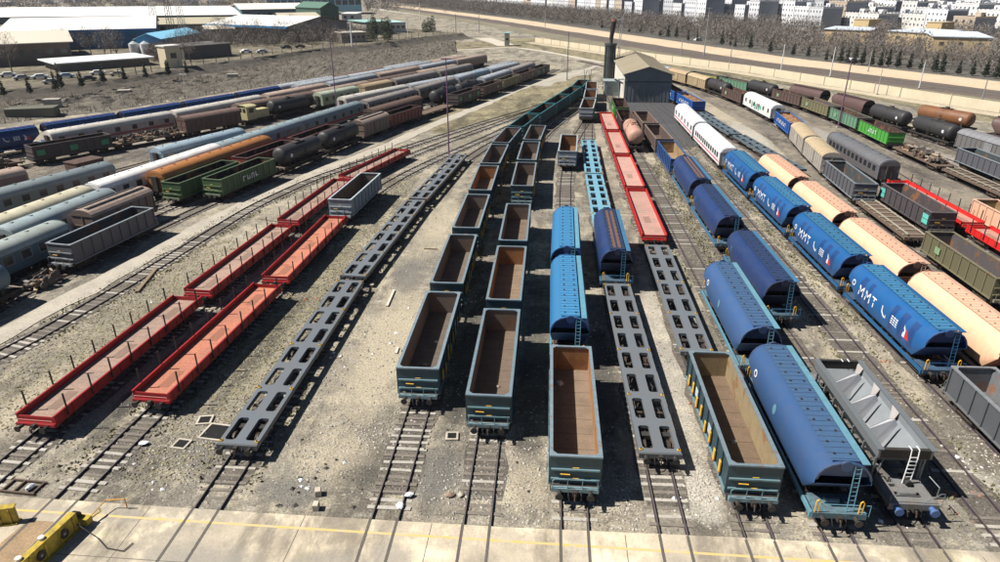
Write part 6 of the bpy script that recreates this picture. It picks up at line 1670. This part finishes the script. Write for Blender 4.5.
MROOFC = mat('flat_roof_pale', (.55,.54,.52), .9, .4, (.35,.34,.32), .1, streak=False); MBLIND = city_mat('party_wall_shade', (.24,.255,.29), pattern=False)  # blue-grey tone paints the shaded side of the blocks
random.seed(21); cells = []; w = 66.0; row = 0
while w < 900:
    dep = 14+w*.010; wid = 11+w*.012; u = -900+random.uniform(0, 10)
    while u < 560:
        bw = random.uniform(.7,1.25)*wid; wf = 66+max(0, u-20)*.56+(10 if u > 0 else 0)
        x, y = UW(u, w); px, py = proj(x, y, 0); pt = proj(x, y, 18)
        if w >= wf+(-8) and 372 < px < 1045 and py < 90 and pt[1] > -60 and proj(x,y,0)[1] > -8 and y > 0:
            cells.append((math.hypot(x, y), u, w, bw, dep, random.random()))
        u += bw+random.choice((0,0,0,4))+.4
    w += dep+(5 if row % 2 else 2); row += 1
cells.sort(); print('city cells', len(cells))
def ordn(n): return (ORD[n-1] if n <= 20 else ['twenty','thirty','forty','fifty'][n//10-2]+('-'+ORD[n%10-1] if n%10 else ''))
ORD = ['first','second','third','fourth','fifth','sixth','seventh','eighth','ninth','tenth','eleventh','twelfth','thirteenth','fourteenth','fifteenth','sixteenth','seventeenth','eighteenth','nineteenth','twentieth']
def city_block(b, u, w, bw, dep, h, ci, pattern=True):
    "adds walls and roof into b in u/w axes local to the block corner"
    mw = (CM if pattern else CMP)[ci]
    b.box(0, bw, 0, dep, 0, h, mw, sub={'+x': MBLIND, '+z': MROOFC}, bottom=False)
CITY_N = 290
rotz = math.atan2(U.y, U.x)
shown = cells[:CITY_N]; far_cells = cells[CITY_N:]
shown.sort(key=lambda c: proj(*UW(c[1], c[2]), 0)[0])
names_used = {}
for k, (d_, u, w, bw, dep, rnd) in enumerate(shown):
    random.seed(k*13+5); ci = int(rnd*len(PAL)); nst = random.choice((3,4,4,5)) if u > 90 else (random.choice((4,4,5,5,6,6)) if d_ > 420 else random.choice((4,5,5))); h = nst*3.1+.4
    x, y = UW(u, w); px, py = proj(x, y, 0)
    r = empty('apartment_block'); r.location = (x, y, 0); r.rotation_euler.z = rotz
    near = d_ < shown and False if False else d_ < 470
    b = MB(); mw = (CMP if near else CM)[ci]
    # lit face is local -y (towards the grove); the gable facing the camera is a blind party wall with its shade put into the colour
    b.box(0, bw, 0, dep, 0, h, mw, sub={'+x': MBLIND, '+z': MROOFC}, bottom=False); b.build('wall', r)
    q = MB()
    for (a0,a1,c0,c1) in ((-.1,bw+.1,-.1,.15),(-.1,bw+.1,dep-.15,dep+.1),(-.1,.15,.15,dep-.15),(bw-.15,bw+.1,.15,dep-.15)): q.box(a0,a1,c0,c1,h,h+.9,mw)
    q.build('parapet', r)
    q = MB(); sx = random.uniform(.2,.6)*bw; q.box(sx, sx+3.5, dep*.4, dep*.4+3.5, h+.002, h+2.8, mw); q.build('stair_head', r)
    if random.random() < .5: q = MB(); q.cyl((bw*.8,dep*.6,h),(bw*.8,dep*.6,h+1.6),.8,MGLASS() if random.random() < .3 else mat('water_tank_grey', (.35,.42,.5), .6, .3),10); q.build('water_tank', r)
    if near:
        nw = max(2, int(bw/3.6))
        for s_ in range(nst):
            for i in range(nw):
                def mk():
                    q_ = MB(); q_.box(-.7,.7,-.04,.0,-.75,.75,mat('city_glass', (.06,.065,.08), .3, .2, vary=.4, streak=False)); return q_
                part_copy('cwin', mk, 'window', r, (bw*(i+.5)/nw, -.01, s_*3.1+1.9))
        if random.random() < .6:
            for s_ in range(1, nst):
                q = MB(); i = random.randrange(nw); xx = bw*(i+.5)/nw; q.box(xx-1.5, xx+1.5, -1.1, -.05, s_*3.1, s_*3.1+.95, mw); q.build('balcony', r)
    col = PAL[ci][0]
    # which landmark is it near
    if px < 520: lm = 'left of the black tower'
    elif px < 625: lm = 'behind the black tower chimney'
    elif px < 720: lm = 'above the engine shed'
    elif px < 820: lm = 'between shed and sand-coloured depots'
    elif px < 900: lm = 'above the left sand-coloured depot'
    else: lm = 'above the right sand-coloured depots'
    rowd = 'front' if d_ < 480 else ('middle' if d_ < 640 else 'rear')
    key = (col, nst, lm, rowd); names_used[key] = names_used.get(key, 0)+1; n_ = names_used[key]
    r['_k'] = 0; del r['_k']
    tag(r, '%s %d-storey block, %s from left in the %s rows %s' % (col, nst, ordn(n_), rowd, lm), 'apartment block', 'apartment blocks of the city')
b = MB()
for k, (d_, u, w, bw, dep, rnd) in enumerate(far_cells):
    random.seed(k+999); ci = int(rnd*len(PAL)); h = random.choice((3,4,5,5,6,7))*3.1
    a = Matrix.Translation((*UW(u, w), 0)) @ Matrix.Rotation(rotz, 4, 'Z')
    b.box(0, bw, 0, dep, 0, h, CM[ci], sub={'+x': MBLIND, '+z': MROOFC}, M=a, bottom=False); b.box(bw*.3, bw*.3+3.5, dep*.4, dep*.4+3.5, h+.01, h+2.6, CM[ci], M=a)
tag(b.build('far_city'), kind='stuff')

# ------------------------------------------------------------------ trees
MBARK = mat('bare_bark', (.13,.105,.085), .9, .3, vary=.15); MTWIG = mat('bare_twigs', (.19,.162,.14), .9, .7, (.10,.088,.078), .07, vary=.12, streak=False)
MCON = mat('conifer_needles', (.035,.045,.028), .8, .5, (.02,.032,.018), .7, vary=.2, streak=False); MEVG = mat('evergreen_leaves', (.05,.065,.035), .8, .5, (.025,.035,.02), .7, vary=.2, streak=False)
def tri_cloud(rng, n, cx, rad, zlo, zhi, shape, sz, upright=.5):
    P_ = []; 
    while len(P_) < n:
        p = rng.uniform(-1,1,3)
        z = (p[2]+1)/2; r = shape(z)
        if p[0]**2+p[1]**2 <= r*r and rng.uniform() < .35+.65*math.hypot(p[0],p[1])/max(r,.01): P_.append((cx[0]+p[0]*rad, cx[1]+p[1]*rad, zlo+(zhi-zlo)*z))
    P_ = np.array(P_); d1 = rng.normal(0,1,(n,3)); d1[:,2] = np.abs(d1[:,2])*upright+.3; d1 /= np.linalg.norm(d1,axis=1)[:,None]; d2 = rng.normal(0,1,(n,3)); d2 /= np.linalg.norm(d2,axis=1)[:,None]
    s = rng.uniform(.5,1.3,(n,1)); return np.stack([P_-d2*sz[1]*s, P_+d2*sz[1]*s, P_+d1*sz[0]*s], 1).reshape(-1,3)
def cloud_obj(name, V, m, parent=None):
    me = bpy.data.meshes.new(name); me.from_pydata(V.tolist(), [], np.arange(len(V)).reshape(-1,3).tolist()); me.materials.append(m); me.update()
    o = bpy.data.objects.new(name, me); COL.objects.link(o); o.parent = parent; return o
def bare_shape(z): return .25+.75*math.sin(math.pi*min(1,max(0,.12+z*.82)))
def tree_tpl(kind, seed):
    rng = np.random.default_rng(seed); random.seed(seed)
    if kind == 'bare':
        r = empty('bare_tree'); H = rng.uniform(6.5,9); q = MB(); q.cyl((0,0,0),(0,0,H*.45),.16,MBARK,7,r2=.09)
        for i in range(9):
            a = random.uniform(0,6.3); z0 = H*random.uniform(.22,.45); q.cyl((0,0,z0),(math.cos(a)*H*.26,math.sin(a)*H*.26,z0+H*random.uniform(.25,.45)),.07,MBARK,5,r2=.02)
        q.build('trunk', r); V = tri_cloud(rng, 520, (0,0), H*.34, H*.28, H, bare_shape, (.95,.035), 1.2)
        V2 = tri_cloud(rng, 90, (0,0), H*.3, H*.35, H*.95, bare_shape, (.5,.12), 1.0)
        cloud_obj('crown', np.concatenate([V,V2]), MTWIG, r)
    elif kind == 'conifer':
        r = empty('conifer_tree'); H = rng.uniform(4.5,7.0); q = MB(); q.cyl((0,0,0),(0,0,H*.9),.14,MBARK,6,r2=.03); q.build('trunk', r)
        V = tri_cloud(rng, 520, (0,0), H*.145, .4, H, lambda z: max(.05, (1-z)**.8*(.85+.15*math.sin(z*22))), (.5,.17), .2); cloud_obj('crown', V, MCON, r)
    elif kind == 'column':
        r = empty('column_evergreen'); H = rng.uniform(9,11); q = MB(); q.cyl((0,0,0),(0,0,H*.8),.2,MBARK,6,r2=.05); q.build('trunk', r)
        V = tri_cloud(rng, 900, (0,0), 2.2, .8, H, lambda z: .35+.65*math.sin(math.pi*min(1,.15+z*.85))*(.85+.15*math.sin(z*17+seed)), (.6,.2), .5); cloud_obj('crown', V, MEVG, r)
    return r
TT = {}
def tree(kind, x, y, z, label, cat='tree', group=None, s=1.0, seed=None):
    v = random.randrange(3); key = (kind, v)
    if key not in TT: st_ = random.getstate(); TT[key] = tree_tpl(kind, v*7+3+len(kind)); random.setstate(st_); r = TT[key]
    else: r = copy_tree(TT[key])
    r.location = (x, y, z); r.rotation_euler = (0, 0, random.uniform(0,6.28)); r.scale = (s, s, s*random.uniform(.9,1.15)); tag(r, label, cat, group); return r
random.seed(77)
# conifers along the sand bank, where they stand in the photograph
con_px = sorted([565,572,588,602,611,629,640,652,660,668,676,688,697,722,731,770,793,808,833,840,847,854,862,871,880,888,897,909,920,934,941,958,972,985,996,735,750,826])
for i, px in enumerate(con_px):
    t = px; base = np.interp(px, [500,560,640,750,850,1000], [14.5,21.5,34,50.5,64,80])-random.uniform(-1.0,1.8)
    x, y = G(px, base); tree('conifer', x, y, .1, 'small dark conifer, %s from the left in the row along the sand bank' % ordn(i+1), 'tree', 'dark conifers along the sand bank', random.uniform(.75,1.25))
for i, px in enumerate((4,30,56,61,82,104,125,146,168,169,187)):
    x, y = G(px, np.interp(px, [0,200], [97,72])+random.uniform(-1,1), TZ); tree('conifer', x, y, TZ, 'small dark conifer, %s from the left on the terrace above the rubble' % ordn(i+1), 'tree', 'dark conifers on the terrace', random.uniform(.7,1.0))
for k, (px, py) in enumerate(((371,41),(374,38),(375,42),(384,40),(388,42.5),(390,40))): x, y = G(px, py, TZ); tree('column', x, y, TZ, 'tall dark column evergreen, %s of six before the low teal-roofed building' % ordn(k+1), 'tree', 'column evergreens by the teal roof', .95)
for k, (px, py) in enumerate(((425,37),(429,36.5),(433,36))): x, y = G(px, py); tree('column', x, y, .5, 'tall dark column evergreen, %s one in the clump at the far terrace end' % ('left','middle','right')[k], 'tree', 'column evergreens at the terrace end', .9)
# bare trees one can tell apart
for i in range(46):
    px = 560+i*9.8+random.uniform(-3,3); base = np.interp(px, [500,560,640,750,850,1000], [12.5,19.5,31,47,60.5,76])-random.uniform(0,2.5)
    x, y = G(px, base); tree('bare', x, y, .05, 'bare grey tree, %s from the left in the grove front along the sand bank' % ordn(i+1), 'tree', 'bare trees in the front rank of the grove', random.uniform(.8,1.15))
for i in range(46):
    px = 215+i*3.6 if i < 34 else 178+(i-34)*4; base = (46-((px-215)/160)*3-random.uniform(0,9)) if i < 34 else 63-random.uniform(0,14)
    x, y = G(px, base, TZ); tree('bare', x, y, TZ, 'bare grey tree, %s of those among the works on the left terrace' % ordn(i+1), 'tree', 'bare trees on the left terrace', random.uniform(.9,1.3))
for i, (px, py) in enumerate(((12,72),(64,57),(82,60),(92,58),(106,60),(112,57),(118,60))): x, y = G(px, py, TZ); tree('bare', x, y, TZ, 'bare spreading tree, %s from the left before the blue-fronted warehouse' % ordn(i+1), 'tree', 'bare trees by the blue warehouse', random.uniform(1.0,1.3))
# grove as one mass
rng = np.random.default_rng(5); Vs = []; cnt = 0
for i in range(4600):
    u = rng.uniform(-620, 430); wmx = 58+max(0, u-20)*.60; w_ = rng.uniform(0, wmx+6)+wshift(u); x, y = UW(u, w_); px, py = proj(x, y, 0)
    if not (340 < px < 1040) or y < 0: continue
    inside = any(abs(px-c) < hw and abs(py-cy) < hy for c, hw, cy, hy in ((846,26,39,8),(907,24,44,8),(958,34,51,9)))
    if inside: continue
    H = rng.uniform(6,10.5); n = 80 if math.hypot(x,y) > 420 else 120
    V = tri_cloud(rng, n, (x,y), H*.38, H*.12, H, bare_shape, (1.3,.15), 1.2); Vs.append(V); cnt += 1
cloud_obj('bare_grove', np.concatenate(Vs), MTWIG); tag(bpy.data.objects['bare_grove'], kind='stuff'); print('grove trees', cnt)
Vs = []
for i in range(900):    # far woods behind the works
    px = rng.uniform(-20, 400); py = rng.uniform(-6, 13); 
    if 268 < px < 362 and py < 12: continue
    x, y = G(px, py); H = rng.uniform(6,11)*(1+max(0,8-py)*.05); V = tri_cloud(rng, 46, (x,y), H*.55, 0, H, bare_shape, (2.6,.35), .8); Vs.append(V)
for i in range(620):
    px = rng.uniform(150, 372); py = np.interp(px, [170,215,372], [62,50,42])-rng.uniform(0,12); x, y = G(px, py, TZ); H = rng.uniform(3.0,6.5)
    V = tri_cloud(rng, 110, (x,y), H*.5, TZ, TZ+H, bare_shape, (1.0,.10), 1.1); Vs.append(V)
for i in range(120):
    px = rng.uniform(365, 560); py = np.interp(px, [365,430,500,560], [8,13,17,21])-rng.uniform(0,7); x, y = G(px, py); H = rng.uniform(6,9)
    V = tri_cloud(rng, 60, (x,y), H*.5, 0, H, bare_shape, (1.6,.2), 1.1); Vs.append(V)
cloud_obj('distant_woods', np.concatenate(Vs), MTWIG); tag(bpy.data.objects['distant_woods'], kind='stuff')
# far left town specks behind the woods
for i in range(26):
    random.seed(i+40); px = 8+i*14+random.uniform(-4,4); py = random.uniform(-2, 7); x, y = G(px, py); s = random.uniform(10,22)
    if 262 < px < 366: continue
    r = empty('far_building'); r.location = (x, y, 0); r.rotation_euler.z = random.uniform(-.4,.4); c = random.choice(((.75,.75,.74),(.5,.48,.45),(.35,.45,.5),(.6,.5,.35)))
    m_ = mat('farb_%.2f' % c[0], c, .8, .3, vary=.05); hh = random.uniform(4,8); q = MB(); q.box(-s/2,s/2,-7,7,0,hh,m_); q.build('wall', r); q = MB(); q.box(-s/2-.5,s/2+.5,-7.5,7.5,hh,hh+.5,mat('far_roof', (.7,.7,.7), .8, .3)); q.build('roof', r)
    tag(r, 'tiny distant low building among the far woods, %s from the left' % ORD[min(19, i)] , 'building', 'distant low buildings on the left') if i < 20 else tag(r, 'tiny distant low building right of the far lattice-fronted factory, number %s' % ORD[i-20], 'building', 'distant low buildings on the left')

# ------------------------------------------------------------------ haze
hz = MB(); hm_ = bpy.data.materials.new('haze_air'); hm_.use_nodes = True; hn = hm_.node_tree.nodes; hn.clear()
ho = hn.new('ShaderNodeOutputMaterial'); hv = hn.new('ShaderNodeVolumePrincipled'); hv.inputs['Color'].default_value = (.90,.94,1,1); hv.inputs['Density'].default_value = HAZE; hv.inputs['Anisotropy'].default_value = .2
hm_.node_tree.links.new(hv.outputs[0], ho.inputs['Volume']); hz.box(-5200,5200,-400,7200,-1,60,hm_); ho_ = hz.build('haze'); tag(ho_, kind='stuff')

# ------------------------------------------------------------------ near small things
def manhole(px, s, label, hd=.6):
    x, y = G(*px); r = empty('inspection_pit'); r.location = (x, y, 0); r.rotation_euler.z = hd; tag(r, label, 'pit', 'open inspection pits')
    m = mat('pit_concrete', (.50,.45,.37), .9, .4); q = MB()
    for (a0,a1,c0,c1) in ((-s,s,-s,-s+.13),(-s,s,s-.13,s),(-s,-s+.13,-s+.13,s-.13),(s-.13,s,-s+.13,s-.13)): q.box(a0,a1,c0,c1,0,.13,m)
    q.build('rim', r); q = MB(); q.quad([(-s+.13,-s+.13,.1),(s-.13,-s+.13,.1),(s-.13,s-.13,.1),(-s+.13,s-.13,.1)], mat('pit_shade', (.006,.006,.006), .9, 0)); q.build('shaft_shade', r)  # flat black sheet paints the shade down inside the pit
manhole((216,433),.85,'large square open pit beside the near end of the left container flat',-.1); manhole((181.5,445),.5,'small square open pit between the red row and the left container flat',-.1); manhole((452,437),.42,'small open pit between the two columns of teal wagons',.1); manhole((205,421),.5,'half-buried open pit just behind the large square one',.2)
mcon = mat('broken_concrete', (.52,.46,.36), .9, .4, (.3,.26,.2)); mwhb = mat('white_rag', (.78,.78,.80), .8, .1)
def lump(name, px, dims, m, label, cat, rz=0.0, z=0.0, seed=0):
    x, y = G(*px); random.seed(seed); bm_ = MB(); n = 10; rings = []
    for k in range(5):
        t = k/4; rr = math.sin(math.pi*(.15+.8*t)) if True else 1
        rings.append([(dims[0]*rr*math.cos(2*math.pi*i/n)*random.uniform(.75,1.15), dims[1]*rr*math.sin(2*math.pi*i/n)*random.uniform(.75,1.15), dims[2]*t) for i in range(n)])
    bm_.loft(rings, m, closed=True); bm_.quad(rings[-1], m); o = bm_.build(name); o.location = (x, y, z); o.rotation_euler.z = rz; return tag(o, label, cat)
def block(name, px, d, m, label, cat, rz=0.0, z=0.0, tilt=0.0):
    x, y = G(*px); q = MB(); c = .03
    q.box(-d[0]/2,d[0]/2,-d[1]/2,d[1]/2,0,d[2]-c,m); q.loft([[(-d[0]/2,-d[1]/2,d[2]-c),(d[0]/2,-d[1]/2,d[2]-c),(d[0]/2,d[1]/2,d[2]-c),(-d[0]/2,d[1]/2,d[2]-c)],[(-d[0]/2+c,-d[1]/2+c,d[2]),(d[0]/2-c,-d[1]/2+c,d[2]),(d[0]/2-c,d[1]/2-c,d[2]),(-d[0]/2+c,d[1]/2-c,d[2])]], m, closed=True)
    q.quad([(-d[0]/2+c,-d[1]/2+c,d[2]),(d[0]/2-c,-d[1]/2+c,d[2]),(d[0]/2-c,d[1]/2-c,d[2]),(-d[0]/2+c,d[1]/2-c,d[2])], m)
    o = q.build(name); o.location = (x, y, z); o.rotation_euler = (tilt, 0, rz); return tag(o, label, cat)
block('concrete_block',(316.5,509),(.32,.42,.45),mcon,'pale square concrete block, nearer of the two standing by the apron','concrete block',.1)
block('concrete_block',(318.5,494.5),(.34,.42,.42),mcon,'pale square concrete block, farther of the two near the apron','concrete block',.3)
lump('rag',(144,445),(.30,.22,.2),mwhb,'crumpled white rag lying on the right rail of the red row track','rag',.4,.1,3)
lump('plastic_sack',(31,489),(.2,.36,.3),mwhb,'white plastic sack lying by the rusty frame above the apron','sack',-.3,.05,4)
lump('rag',(409,497),(.28,.2,.15),mwhb,'small white rag on the rail below the left teal column, upper one','rag',.4,.15,5)
lump('rag',(400,508),(.22,.3,.16),mwhb,'small white rag on the rail below the left teal column, lower one','rag',.4,.15,6)
lump('boulder',(450,496),(.3,.22,.25),mat('brown_stone', (.28,.2,.15), .9, .4),'brown boulder between the two columns of rails near the apron','stone',.4,0,7)
lump('boulder',(461,496),(.22,.18,.22),mcon,'pale boulder beside the brown one between the rails near the apron','stone',.9,0,8)
lump('boulder',(726,288),(.3,.3,.25),mcon,'pale stone right of the middle container flat','stone',.9,0,11)
x, y = G(24,488); q = MB(); mfr = mat('rusty_frame', (.09,.06,.045), .8, .5)
for a in (-.5,.5): q.box(-1.1,1.1,a-.05,a+.05,0,.14,mfr)
for a in (-1.05,-.3,.95): q.box(a-.05,a+.05,-.45,.45,.02,.12,mfr)
o = q.build('rusty_frame'); o.location = (x,y,.02); o.rotation_euler.z = -.05; tag(o, 'rusty rectangular steel frame lying flat left of the red row track', 'steel frame')
def beam(name, p0, p1, w, h, m, label, cat, z=0.0):
    a = Vector((*G(*p0), z)); c = Vector((*G(*p1), z)); d = c-a; l = d.length; q = MB(); q.box(-w/2,w/2,0,l,0,h,m)
    for i in range(3): q.box(-w/2-.015,w/2+.015,l*(.2+.3*i),l*(.2+.3*i)+.05,0,h+.012,m)
    o = q.build(name); o.location = a; o.rotation_euler.z = -math.atan2(d.x, d.y); return tag(o, label, cat)
mwd = mat('old_timber', (.24,.18,.12), .9, .5); mwd2 = mat('bleached_timber', (.60,.54,.45), .9, .4)
beam('timber',(387,307),(394,291),.22,.16,mwd2,'pale timber lying on the dirt left of the nearest teal open wagon','timber'); beam('timber',(137,293),(156,270),.35,.22,mwd,'dark timbers lying beside the curved track left of the red rows','timber'); beam('timber',(396,354),(398,348),.2,.12,mwd2,'short white timber beside the nearest teal open wagon','timber')
beam('timber',(424,249),(437,249.5),.16,.12,mwd,'dark plank lying between the container flats and the left column','timber'); beam('rail_piece',(258,219),(276,222),.12,.12,mwd,'bent dark rail piece lying left of the outer red row','rail piece')
beam('kerb_beam',(868,300),(872,304),.3,.2,mcon,'short pale concrete beam near the bright blue hopper','concrete beam')
def puddle(px, rx, ry, label=None):
    pass
# yellow shunting gear on the apron
def yellow_gear(px, L_, hd, label, full=True):
    x, y = G(*px); r = empty('rail_puller'); r.location = (x, y, .165); r.rotation_euler.z = -hd; tag(r, label, 'rail puller')
    m = mat('machine_yellow', (.46,.33,.03), .55, .8, (.13,.10,.04), 2.2)
    q = MB(); q.box(-.10,.10,-L_/2,L_/2,.08,1.0,m); q.box(-.28,.10,-L_/2,L_/2,1.0,1.07,m); q.box(-.25,.25,-L_/2,L_/2,.02,.08,m)
    for i in range(5): yy = -L_/2+.3+i*(L_-.6)/4; q.box(.10,.16,yy-.05,yy+.05,.08,.95,m)
    q.build('side_plate', r)
    for i in range(3 if full else 1):
        yy = L_/2-1.0-i*1.5
        for s in (-1,1):
            def mk():
                d_ = MB(); d_.cyl((-.012,0,0),(.012,0,0),.27,MBLACK(),20); d_.cyl((-.02,0,0),(.02,0,0),.08,mat('hub_grey', (.3,.3,.3), .5, .3),10); return d_
            part_copy('ywheel', mk, 'round_opening', r, (s*.175, yy, .55))
    if full:
        q = MB(); q.cyl((-.35,L_/2+.15,.6),(-.05,L_/2+.15,.6),.3,MBLACK(),18); q.build('guide_wheel', r)
        q = MB(); q.pipe([(.3,L_/2,.3),(.6,L_/2+1.0,.35),(.5,L_/2+1.1,.4)], .05, m); q.box(-.1,.5,L_/2+.1,L_/2+.5,.1,.5,m); q.pipe([(.4,L_/2+.6,.4),(.5,L_/2+1.6,.6),(1.6,L_/2+1.8,.7),(1.6,L_/2+1.8,.1)], .035, mat('orange_rod', (.6,.28,.04), .6, .3)); q.build('tow_arm', r)
        q = MB(); q.pipe([(.3,L_/2-.3,.6),(1.6,L_/2-.5,.1),(2.6,L_/2-1.0,.05),(3.6,L_/2-1.0,.05),(3.7,L_/2-.4,.05)], .03, MBLACK()); q.build('cable', r)
        for yy in (.2,-1.2): q = MB(); q.cyl((-.2,yy,1.07),(-.2,yy,1.2),.16,mat('white_cap', (.7,.66,.6), .6, .3),12); q.build('cap', r)
yellow_gear((48,560),4.3,.12,'yellow steel rail puller with round openings standing on the concrete apron beside the left track')
yellow_gear((-6,527),2.6,1.3,'yellow machine end just inside the left edge on the concrete apron',False)
